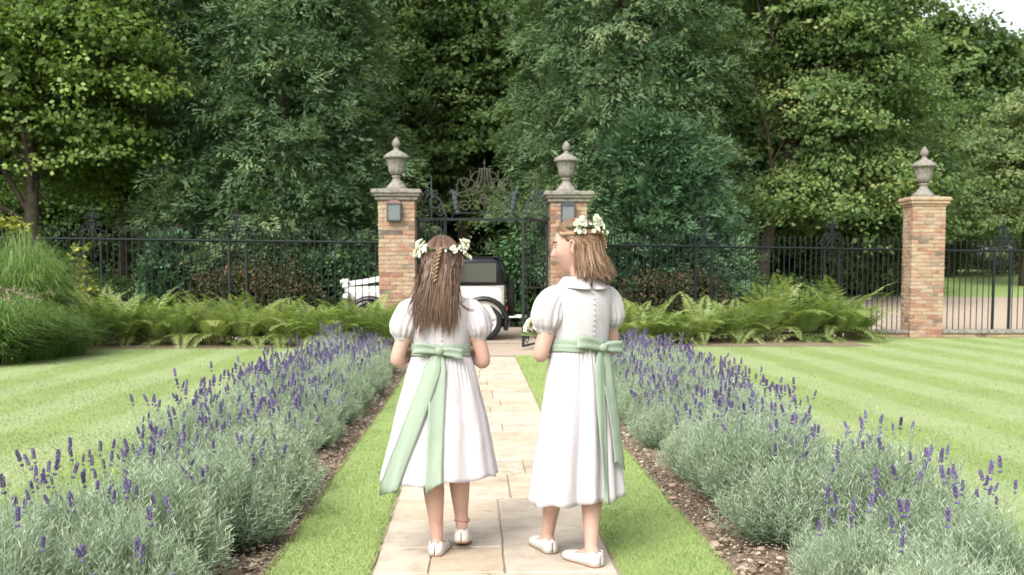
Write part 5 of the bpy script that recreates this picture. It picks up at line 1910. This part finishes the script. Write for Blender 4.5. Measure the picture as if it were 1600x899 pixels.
    def bodice_r(z):
        zs = [.86, .90, .96, 1.03, 1.08, 1.115, 1.14, 1.158, 1.17]
        rx = [.121, .1195, .127, .136, .142, .143, .130, .102, .070]
        ry = [.097, .0955, .100, .104, .101, .093, .080, .068, .060]
        return np.interp(z, zs, rx), np.interp(z, zs, ry)
    rs = []
    nsd = 72
    for z in np.concatenate([np.linspace(.868, 1.12, 16), np.linspace(1.128, 1.172, 8)]):
        rx, ry = bodice_r(z)
        row = []
        for j in range(nsd):
            a = 2 * math.pi * j / nsd
            wr_ = .0022 * math.sin(a * 11 + z * 20) * math.sin(z * 26 + a * 3) + .0016 * math.sin(a * 23 + z * 9) * max(0, 1 - (z - .87) / .10)
            shz = -.004 * abs(math.cos(a)) ** 3 * max(0, (z - 1.1) / .07)
            row.append(S((rx + wr_) * math.cos(a), (ry + wr_) * math.sin(a) - .004, z + shz))
        rs.append(row)
    mb = MB().rings(rs, True, False, False)
    o = mb.build('bodice', M['linen'], root, True)
    crumple(o.data, .0022, 16)
    m_ = o.modifiers.new('thick', 'SOLIDIFY'); m_.thickness = .003; m_.offset = -1
    # skirt
    hem, hx, hy, sway = D['hem'], D['hx'], D['hy'], D['sway']
    g = np.random.default_rng(D['seed'])
    ph = g.uniform(0, 6.28, 6)
    def skirt(a, t, off=0.0):
        f = t ** .82
        rx = .1215 + (hx - .1215) * f
        ry = .0975 + (hy - .0975) * f
        amp = .0022 + .0200 * D.get('amp', 1) * t ** 1.2
        fold = (math.sin(D['n'] * a + ph[0] + 1.1 * math.sin(2 * a + ph[1]) + .7 * math.sin(3 * a)) * .55 * (.65 + .35 * math.sin(3 * a + ph[4])) + math.sin((D['n'] + 5) * a + ph[2] + t * 1.2) * .30 + math.sin(4 * a + ph[3]) * .35 + math.sin(2 * D['n'] * a + ph[4]) * .12)
        fold += .0
        gat = .0030 * math.sin(46 * a + ph[5]) * max(0, 1 - t * 3.2)
        q = 1.0
        x = (rx + amp * fold + gat + off) * math.cos(a)
        y = (ry + amp * fold + gat + off) * math.sin(a)
        z = .905 + (hem - .905) * t + D['wave'] * math.sin(a + D['wph']) * t * t + .006 * math.sin(D['n'] * a + ph[0]) * t
        return (x + sway * t * t, y - .004 + D.get('back', 0) * t, z)
    rs = []
    nsd = 220
    for i in range(31):
        t = i / 30
        rs.append([S(*skirt(2 * math.pi * j / nsd, t)) for j in range(nsd)])
    mb = MB().rings(rs, True, False, False)
    o = mb.build('skirt', M['linen'], root, True)
    crumple(o.data, .0038, 9, (1.3, 1.3, .45), D['seed'])
    crumple(o.data, .0016, 26, (1, 1, .8), D['seed'] + 5)
    m_ = o.modifiers.new('thick', 'SOLIDIFY'); m_.thickness = .003; m_.offset = -1
    # puff sleeves
    for sg, key in ((-1, 'L'), (1, 'R')):
        el_ = Vector(d['elbow' + key])
        sh = Vector((sg * .086, 0, 1.118))
        ax = (el_ - Vector((sg * .118, 0, 1.105))).normalized()
        end = Vector((sg * .120, 0, 1.10)) + ax * .146
        ct = Vector((sg * .166, -.002, 1.092))
        side0 = Vector((0, 1, 0))
        rs = []
        nn = 96
        for i in range(25):
            t = i / 24
            c = sh * (1 - t) ** 2 + ct * 2 * t * (1 - t) + end * t * t
            tg = (2 * (1 - t) * (ct - sh) + 2 * t * (end - ct)).normalized()
            b1 = (side0 - tg * side0.dot(tg)).normalized()
            b2 = tg.cross(b1)
            r_ = np.interp(t, [0, .06, .18, .36, .56, .74, .87, .93, .935, 1], [.030, .040, .051, .061, .0685, .0700, .0600, .0430, .0410, .0410])
            rip = .13 * max(0, 1 - t * 1.7) * min(1, t * 8) + .16 * max(0, (t - .38) / .55) * (t < .935)
            row = []
            for j in range(nn):
                a = 2 * math.pi * j / nn
                rr = r_ * (1 + rip * (.5 * math.sin(13 * a + sg + .8 * math.sin(2 * a)) + .35 * math.sin(7 * a + 2 + sg) + .3 * math.sin(19 * a)) * .75 + .035 * math.sin(3 * a + t * 5 + sg) + .022 * math.sin(5 * a - t * 9))
                row.append(S(*(c + b1 * rr * math.cos(a) * .95 + b2 * rr * math.sin(a))))
            rs.append(row)
        o = MB().rings(rs, True, False, False).build('sleeve', M['linen'], root, True)
        crumple(o.data, .0034, 17, (1, 1, .7), sg)
        m_ = o.modifiers.new('thick', 'SOLIDIFY'); m_.thickness = .003; m_.offset = -1
    # collar: two rounded leaves meeting at the back fastening
    for sg in (-1, 1):
        V = []
        na, nr = 22, 6
        for i in range(na + 1):
            a = -math.pi / 2 + sg * (.05 + (math.pi - .12) * i / na)
            ends = min(1, min(i, na - i) / 2.2 + .45)
            for j in range(nr + 1):
                t = j / nr
                rad_in = np.array([.056, .052])
                rr = 1 + (1.02 * t * (ends if t > .5 else 1))
                z = 1.180 - .046 * t ** 1.25 + .010 * math.sin(math.pi * min(1, t * 1.8)) + .010 * abs(math.cos(a)) ** 2 * t
                V.append(S(rad_in[0] * rr * math.cos(a), rad_in[1] * rr * math.sin(a) * 1.06 - .008, z))
        Fc = [(i * (nr + 1) + j, i * (nr + 1) + j + 1, (i + 1) * (nr + 1) + j + 1, (i + 1) * (nr + 1) + j) for i in range(na) for j in range(nr)]
        o = link('collar', mesh_np('collar', V, Fc, smooth=True), M['linen'], root)
        m_ = o.modifiers.new('thick', 'SOLIDIFY'); m_.thickness = .005; m_.offset = 0
    # buttons down the back
    zs = np.linspace(.95, 1.140, 10)
    for z in zs:
        rx, ry = bodice_r(z)
        MB().ball(S(.0, -ry - .0085, z), (.0044, .0034, .0044), 8, 6).build('button', M['linen'], root, True)
    # sash
    rs = []
    zc = D['sash_z']
    for i in range(9):
        t = i / 8
        z = zc - .027 + .054 * t
        rx, ry = bodice_r(max(z, .88))
        if z < .905:
            q = skirt(0, max(0, (.905 - z) / (.905 - hem)))
            rx = max(rx, q[0] - 0); ry = max(ry, .0975 + .1 * (.905 - z))
        e = .0065 + .004 * math.sin(math.pi * t) + .002 * math.sin(t * 19)
        rs.append([S((rx + e) * math.cos(2 * math.pi * j / 64), (ry + e) * math.sin(2 * math.pi * j / 64) - .004, z + .006 * math.cos(2 * math.pi * j / 64) * D.get('tilt', 0) + .0012 * math.sin(j * .7 + i)) for j in range(64)])
    sash = MB().rings(rs, True, False, False).build('sash', M['sash'], root, True)
    m_ = sash.modifiers.new('thick', 'SOLIDIFY'); m_.thickness = .002; m_.offset = 1
    kx, kz = D['knot']
    ky = -float(bodice_r(zc)[1]) - .030
    MB().ball(S(kx, ky - .004, kz), (.021, .017, .019), 14, 10, Matrix.Rotation(.4, 3, 'Y')).build('knot', M['sash'], sash, True)
    for (dx, dz, L, wv) in D['loops']:
        # a folded loop of ribbon: out along the top, back along the bottom
        rs = []
        dirv = Vector((dx, 0, dz)).normalized()
        wid = Vector((-dirv.z, 0, dirv.x))
        n_ = 18
        for i in range(n_ + 1):
            t = i / n_
            a = 2 * math.pi * t
            out = L * (.5 - .5 * math.cos(a))
            depth = .012 * math.sin(a) * (out / L) ** .6
            pinch = .30 + .70 * math.sin(math.pi * t) ** .7
            yb = -(out / L) * (-.010) - .004
            c = Vector((kx, ky, kz)) + dirv * out + Vector((0, depth + yb, -.16 * out * out / L))
            row = []
            for j in range(7):
                v = (j / 6 - .5) * wv * pinch
                row.append(S(*(c + wid * v + Vector((0, .004 * math.sin(j * 1.7 + t * 4) * pinch, 0)))))
            rs.append(row)
        o = MB().rings(rs, False, False, False).build('bow_loop', M['sash'], sash, True)
        crumple(o.data, .0030, 26)
        m_ = o.modifiers.new('thick', 'SOLIDIFY'); m_.thickness = .002; m_.offset = 0
    for (ctrl, wv, cut, twist), tap in zip(D['tails'], D.get('taper', (0, 0))):
        # ribbon tail lying over the skirt: ctrl rows x, z
        sp, _ = smooth_path([(x, 0, z, .01) for x, z in ctrl], 8)
        rs = []
        n_ = len(sp)
        for i in range(n_):
            t = i / (n_ - 1)
            x, z = sp[i][0], sp[i][2]
            dx_ = sp[min(i + 1, n_ - 1)] - sp[max(i - 1, 0)]
            nrm = Vector((dx_[2], 0, -dx_[0])).normalized()
            ww = wv * (.42 + .58 * min(1, t / .16)) * (1 - tap * t)
            row = []
            for j in range(8):
                v = (j / 7 - .5)
                qx = x + nrm.x * v * ww
                qz = z + nrm.z * v * ww
                if i == n_ - 1:
                    qz += cut * v * ww
                tt = max(0.0, min(1.0, (.905 - qz) / (.905 - hem)))
                f = tt ** .82
                rx = .1215 + (hx - .1215) * f + .022 * tt
                ry = .0975 + (hy - .0975) * f + .020 * tt
                xx = max(-.985, min(.985, (qx - sway * tt * tt) / rx))
                aa = -math.acos(xx)
                yy = min(skirt(aa + e_, tt, .013)[1] for e_ in (-.12, -.06, 0, .06, .12))
                if z > kz - .07:
                    yy = min(yy, ky + .006)
                yy -= .006 * math.sin(t * 7 + v * 3 + twist) * tt + .007 * math.sin(v * 5 + twist * 2) * .5
                row.append(S(qx, yy, qz))
            rs.append(row)
        o = MB().rings(rs, False, False, False).build('bow_tail', M['sash'], sash, True)
        crumple(o.data, .0028, 14)
        m_ = o.modifiers.new('thick', 'SOLIDIFY'); m_.thickness = .0018; m_.offset = 0

    # ---------------- hair
    gh = np.random.default_rng(D['seed'] + 9)
    def hairline(a):
        a = np.abs(a)
        return np.interp(a, [0, 35, 62, 80, 90, 100, 112, 180], [47, 43, 30, 12, 9, 8, -28, -40])
    # scalp cap
    na, ne = 64, 26
    V, T = [], []
    for i in range(na):
        a = -180 + 360 * i / na
        h0 = float(hairline(a))
        for j in range(ne + 1):
            e = h0 + (88 - h0) * j / ne
            off = .011 * min(1, (j + .6) / 4) - .0015
            V.append(HP(head_pt(a, e, off)))
            T.append(.36 + .1 * math.sin(a * .9) * math.sin(e * .2))
    Fc = [(i * (ne + 1) + j, ((i + 1) % na) * (ne + 1) + j, ((i + 1) % na) * (ne + 1) + j + 1, i * (ne + 1) + j + 1) for i in range(na) for j in range(ne)]
    hair = link('hair', mesh_np('hair', V, Fc, T, True), d['hair_mat'], root)
    NS = d['n_strands']
    K = 22
    az0 = gh.uniform(-180, 180, NS)
    az0 = np.where(np.abs(az0) < 30, az0 + np.sign(az0) * 20, az0)
    paths = np.zeros((NS, K, 3))
    tint = np.clip(gh.normal(.50, .15, NS), 0, 1)
    lays = gh.uniform(.003, .012, NS)
    tie = d['tie']                              # hair is drawn back towards this height at the back
    for k in range(NS):
        a0 = az0[k]
        e0 = float(hairline(a0)) if abs(a0) < 100 else 999
        if abs(a0) < 100:                       # from the hairline, swept back over the ear
            e_s = e0 + gh.uniform(0, 26)
            a_end = np.sign(a0) * gh.uniform(112, 165)
            e_end = gh.uniform(-22, 2)
            n1 = 10
            tt = np.linspace(0, 1, n1)
            azs = a0 + (a_end - a0) * tt
            els = e_s + (e_end - e_s) * tt + np.sin(np.pi * tt) * (14 if abs(a0) < 70 else 8)
        else:
            e_s = gh.uniform(35, 86)
            e_end = gh.uniform(-26, -8)
            n1 = 10
            tt = np.linspace(0, 1, n1)
            a_end = a0 + gh.normal(0, 3)
            azs = a0 + (a_end - a0) * tt
            els = e_s + (e_end - e_s) * tt
        off = .004 + lays[k] * (.4 + .6 * tt)
        hp = head_pt(azs, els, off)
        pw = np.array([list(HP(v)) for v in hp])
        p0 = pw[-1]
        dv = pw[-1] - pw[-2]
        dv = dv / (np.linalg.norm(dv) + 1e-9)
        n2 = K - n1
        u_ = np.linspace(0, 1, n2 + 1)[1:]
        if d['long']:
            zend = d['hair_end'] * s + gh.normal(0, .030) - .02 * np.cos(a0 * .35) + .05 * (abs(p0[0]) > .07)
            if gh.uniform() < .12:
                zend += gh.uniform(.03, .12)
            xe = p0[0] * .92 - .018 + gh.normal(0, .010) - .03 * (p0[0] < -.03)
            xe = np.clip(xe, -.155, .06 + .02 * gh.uniform())
            xe = round(xe / .030) * .030 * .55 + xe * .45          # gathers into locks
            ye = -.116 * s - lays[k] * 1.2 + gh.normal(0, .003)
            ymid = min(p0[1], -.055) - .01
            x_ = p0[0] + (xe - p0[0]) * u_ ** 1.3 + .005 * np.sin(u_ * 6 + a0 * .1)
            z_ = p0[2] + (zend - p0[2]) * u_
            y_ = p0[1] * (1 - u_) ** 2 + 2 * u_ * (1 - u_) * (ymid - .030) + u_ ** 2 * ye
            clear = -np.interp(z_ / s, [1.0, 1.08, 1.14, 1.17, 1.20, 1.24], [.112, .110, .098, .080, .055, .02]) * s - .006 - lays[k]
            y_ = np.minimum(y_, clear)
        else:
            zend = hc.z - .120 * s + gh.normal(0, .017) + .02 * (gh.uniform() < .15)
            ou = np.array([p0[0] - hc.x, p0[1] - hc.y]); ou /= np.linalg.norm(ou) + 1e-9
            back = np.array([(hm @ Vector((0, -1, 0)))[0], (hm @ Vector((0, -1, 0)))[1]])
            fl = .010 + .036 * max(0, float(ou @ back)) + gh.normal(0, .009)
            x_ = p0[0] + ou[0] * (.008 * np.sin(u_ * 3.1) + fl * u_ ** 2.2)
            y_ = p0[1] + ou[1] * (.008 * np.sin(u_ * 3.1) + fl * u_ ** 2.2)
            z_ = p0[2] + (zend - p0[2]) * u_
        paths[k, :n1] = pw
        paths[k, n1:] = np.stack([x_, y_, z_], -1)
    rad = gh.uniform(.0011, .0021, NS)
    und = lays < .0052
    rad = np.where(und, .0042, rad)
    tint = np.where(und, tint - .05, tint)
    me = strands(paths, rad, tint, 3, 'strands', True, (hc.x, hc.y + .02, hc.z))
    kind(link('strands', me, d['hair_mat'], hair), 'stuff')
    # flyaway wisps
    for wv in d.get('wisps', []):
        sp, sr = smooth_path([(*S(*q), .0022) for q in wv], 8)
        pth = np.array(sp)[None] + gh.normal(0, .0022, (7, 1, 3))
        o = kind(link('wisps', strands(pth, np.full(7, .0016), gh.uniform(.4, .7, 7), 3, 'wisps'), d['hair_mat'], hair), 'stuff')
    # braids: overlapping twisted lobes along a line on the head
    def braid(pts, r0, r1, mat_t):
        sp, sr = smooth_path([(*q, .01) for q in pts], 14)
        L_ = np.concatenate([[0], np.cumsum(np.linalg.norm(np.diff(sp, axis=0), axis=1))])
        nl_ = max(4, int(L_[-1] / (r0 * .62)))
        mbb, tv_ = MB(), []
        gb = np.random.default_rng(4)
        for q in range(nl_):
            l_ = L_[-1] * (q + .5) / nl_
            i = min(len(sp) - 2, int(np.searchsorted(L_, l_)))
            c_ = Vector([float(np.interp(l_, L_, sp[:, w_])) for w_ in range(3)])
            tg = (Vector(sp[i + 1]) - Vector(sp[max(0, i - 1)])).normalized()
            up_ = (c_ - hc).normalized()
            sd_ = tg.cross(up_).normalized()
            up_ = sd_.cross(tg)
            sgn = 1 if q % 2 else -1
            rr = r0 + (r1 - r0) * q / nl_
            ax_ = (tg * .80 - sd_ * sgn * .60).normalized()
            s2_ = ax_.cross(up_).normalized()
            rot = Matrix((s2_, up_, ax_)).transposed()
            mbb.ball(c_ + sd_ * sgn * rr * .42, (rr * .55, rr * .62, rr * 1.25), 9, 7, rot)
            tv_ += [gb.uniform(.45, .95)] * (len(mbb.V) - len(tv_))
        me_ = mbb.mesh('braid', True)
        at_ = me_.attributes.new('tint', 'FLOAT', 'POINT')
        at_.data.foreach_set('value', np.array(tv_, dtype=np.float32))
        kind(link('braid', me_, d['hair_mat'], hair), 'stuff')
    for (line, r0, r1) in d['braids']:
        braid([HP(head_pt(a, e, o_)) if len(q) == 3 and not isinstance(q[0], str) else None for q in line for a, e, o_ in (q,)], r0, r1, .5)
    # garland
    gar = None
    gpts = [HP(head_pt(a, e, .021)) for a, e in d['garland']]
    sp, sr = smooth_path([(*q, .003) for q in gpts], 8)
    gar = MB().tube([tuple(v) for v in sp], .0045, 6).build('flower_crown', M['posyleaf'], root, True)
    for (a, e, na_, sa_, se_, big) in d['clusters']:
        for q in range(na_):
            aa, ee = a + gh.normal(0, sa_), e + gh.normal(0, se_)
            off = (.026 if not big else .018) + abs(gh.normal(0, .015 if big else .004))
            c = HP(head_pt(aa, ee, off))
            o = link('blossom', BLO[(2 if gh.uniform() < .35 else 3) if big and q < na_ * .5 else int(gh.integers(0, 2))], None, gar, c)
            fs = gh.uniform(1.05, 1.4) * d.get('fs', 1) if big else gh.uniform(.95, 1.25) * d.get('fs', 1)
            o.scale = (fs, fs, fs)
            nrm = (c - hc).normalized() + Vector(gh.normal(0, .35, 3))
            o.rotation_euler = nrm.to_track_quat('Z', 'Y').to_euler()
        for q in range(max(1, na_ // 5)):
            c = HP(head_pt(a + gh.normal(0, sa_), e + gh.normal(0, se_), .014))
            o = link('leaflet', LEAFLET, None, gar, c)
            nrm = (c - hc).normalized() + Vector(gh.normal(0, .5, 3))
            o.rotation_euler = nrm.to_track_quat('Z', 'Y').to_euler()
    if 'anklet' in d:
        fx, fy, fyaw, lift = d['footR']
        mb = MB()
        mb.tube([(fx + .0335 * math.cos(q * math.pi / 10), fy + .006 + .0335 * math.sin(q * math.pi / 10), .106 * s + lift + .004 * math.sin(q * .6)) for q in range(21)], .0034, 6)
        mb.build('anklet', plain('pink cord', (.42, .14, .17), .7), root, True)
    return root

# ---- left girl: long dark hair, walking away
LZ = 4.47
lx = P(690, 700, LZ).x
girl('girl with long brown hair, white dress and trailing sage sash, walking away at left', (lx, LZ, -.012), R(3), 1.455, dict(
    head=(.006, .004, 1.316), head_yaw=R(-4), head_pitch=R(-4), head_s=1.05,
    elbowL=(-.196, .0, .875), wristL=(-.085, .165, .915), elbowR=(.190, .0, .868), wristR=(.085, .165, .915),
    hand_bendL=(.55, .2, .0), hand_bendR=(-.55, .2, 0), curl=.7,
    footL=(-.022, -.03, R(-14), 0), footR=(.092, .040, R(-6), .028), heelR=R(14), anklet=True,
    fs=.85, hair_mat=M['hairA'], n_strands=3100, long=True, hair_end=1.055, tie=10,
    braids=[([(178, 21, .026), (175, 8, .030), (172, -8, .035), (170, -24, .050), (168, -36, .070)], .0135, .010),
            ([(100, 20, .010), (125, 22, .013), (150, 22, .015), (176, 22, .016), (-150, 22, .015), (-125, 22, .013), (-100, 20, .010)], .0075, .0075)],
    wisps=[[(.045, -.085, 1.19), (.075, -.115, 1.14), (.11, -.12, 1.105), (.145, -.115, 1.10)], [(-.095, -.09, 1.20), (-.13, -.11, 1.15), (-.145, -.112, 1.10), (-.13, -.118, 1.07)], [(.05, -.10, 1.16), (.075, -.122, 1.11), (.085, -.125, 1.06)]],
    garland=[(70, 30), (95, 26), (125, 24), (150, 22), (180, 20), (-150, 22), (-125, 24), (-95, 26), (-70, 30)],
    clusters=[(96, 27, 34, 9, 8, True), (-96, 27, 34, 9, 8, True), (142, 20, 12, 7, 3.5, False), (-152, 19, 12, 7, 3.5, False), (-120, 22, 8, 7, 5, False), (120, 22, 8, 7, 5, False)],
    dress=dict(hem=.345, hx=.258, hy=.212, sway=-.014, n=8, wave=.022, wph=2.2, seed=3, back=-.02, sash_z=.924, knot=(-.012, .924),
               loops=[(-1, .30, .115, .056), (1, -.02, .105, .050)],
               tails=[([(-.015, .92), (-.055, .80), (-.115, .64), (-.185, .46), (-.238, .315)], .075, -1.0, 1.0), ([(-.010, .92), (-.018, .80), (-.028, .62), (-.035, .46), (-.040, .345)], .070, -.9, 2.2)])))

# ---- right girl: shorter light brown hair, face turned to the other
RZ = 4.36
rx_ = P(905, 700, RZ).x
RL = (rx_, RZ, -.012)
RYAW = R(27)
def rloc(x, y):
    c, s_ = math.cos(-RYAW), math.sin(-RYAW)
    dx, dy = x - RL[0], y - RL[1]
    return (c * dx - s_ * dy, s_ * dx + c * dy)
fa = G(857, 862); fb = G(926, 884)
flx = rloc(fa.x, fa.y + .05); frx = rloc(fb.x, fb.y + .05)
girl('girl with shorter light brown hair turning her face left, white dress with sage bow', RL, RYAW, 1.53, dict(
    head=(-.010, .016, 1.312), head_yaw=R(46), head_pitch=R(-7), head_roll=R(0), head_s=1.13,
    elbowL=(-.172, .025, .868), wristL=(-.060, .205, .935), elbowR=(.176, .03, .875), wristR=(.058, .205, .935),
    hand_bendL=(.4, .4, .1), hand_bendR=(-.4, .4, .1), curl=.85,
    footL=(flx[0], flx[1], R(-8), 0), footR=(frx[0], frx[1], R(10), 0),
    fs=.72, hair_mat=M['hairB'], n_strands=2800, long=False, hair_end=1.2, tie=10,
    braids=[([(55, 34, .012), (80, 32, .013), (110, 30, .015), (140, 26, .016), (168, 22, .016)], .0085, .0085),
            ([(-60, 34, .012), (-90, 31, .013), (-120, 28, .014), (-150, 25, .015), (-178, 22, .016)], .008, .008),
            ([(175, 20, .018), (176, 4, .020), (177, -10, .022)], .0095, .007)],
    garland=[(78, 44), (105, 42), (130, 38), (155, 32), (178, 28), (-150, 30), (-120, 38), (-90, 44)],
    clusters=[(118, 42, 34, 9, 7, True), (158, 34, 26, 9, 7, True), (176, 20, 10, 5, 6, False), (-140, 34, 20, 12, 6, True)],
    dress=dict(hem=.257, hx=.202, hy=.186, sway=-.020, amp=1.35, taper=(.55, 0), n=7, wave=.020, wph=2.6, seed=11, back=0, sash_z=.902, knot=(.030, .898), tilt=-1,
               loops=[(-1, .42, .125, .062), (1, .12, .105, .056)],
               tails=[([(.028, .895), (.012, .77), (.005, .6), (.004, .42), (.002, .27)], .060, .5, .6), ([(.034, .895), (.050, .80), (.068, .66), (.078, .52), (.085, .415)], .062, .9, 2.0)])))
# the posy in her hands
c_, s_ = math.cos(RYAW), math.sin(RYAW)
def rworld(x, y, z):
    return (RL[0] + c_ * x - s_ * y, RL[1] + s_ * x + c_ * y, z)
pw_ = rworld(-.030, .285, .965)
posy = thing('posy', 'small white flower posy held in front by the right-hand girl', 'posy', pw_)
gp = np.random.default_rng(77)
for q in range(34):
    v = Vector(gp.normal(0, 1, 3)); v.z = abs(v.z) * .8 + .1; v.normalize()
    o = link('blossom', BLO[2 if q < 16 else 3], None, posy, Vector((v.x * .065, v.y * .06, v.z * .045 + .03)))
    f = gp.uniform(1.1, 1.6)
    o.scale = (f, f, f)
    o.rotation_euler = v.to_track_quat('Z', 'Y').to_euler()
for q in range(14):
    a = q * .45
    o = link('leaf', LEAFLET, None, posy, (math.cos(a) * .055, math.sin(a) * .05, .015))
    o.scale = (1.8, 1.8, 1.8)
    o.rotation_euler = Vector((math.cos(a), math.sin(a), .1)).to_track_quat('Z', 'Y').to_euler()
for q in range(7):
    a = q * .9
    MB().tube([(math.cos(a) * .03, math.sin(a) * .03, .03), (math.cos(a) * .008, math.sin(a) * .008, -.03), (math.cos(a) * .016, math.sin(a) * .016, -.12)], .0025, 5).build('stalk', M['posyleaf'], posy)
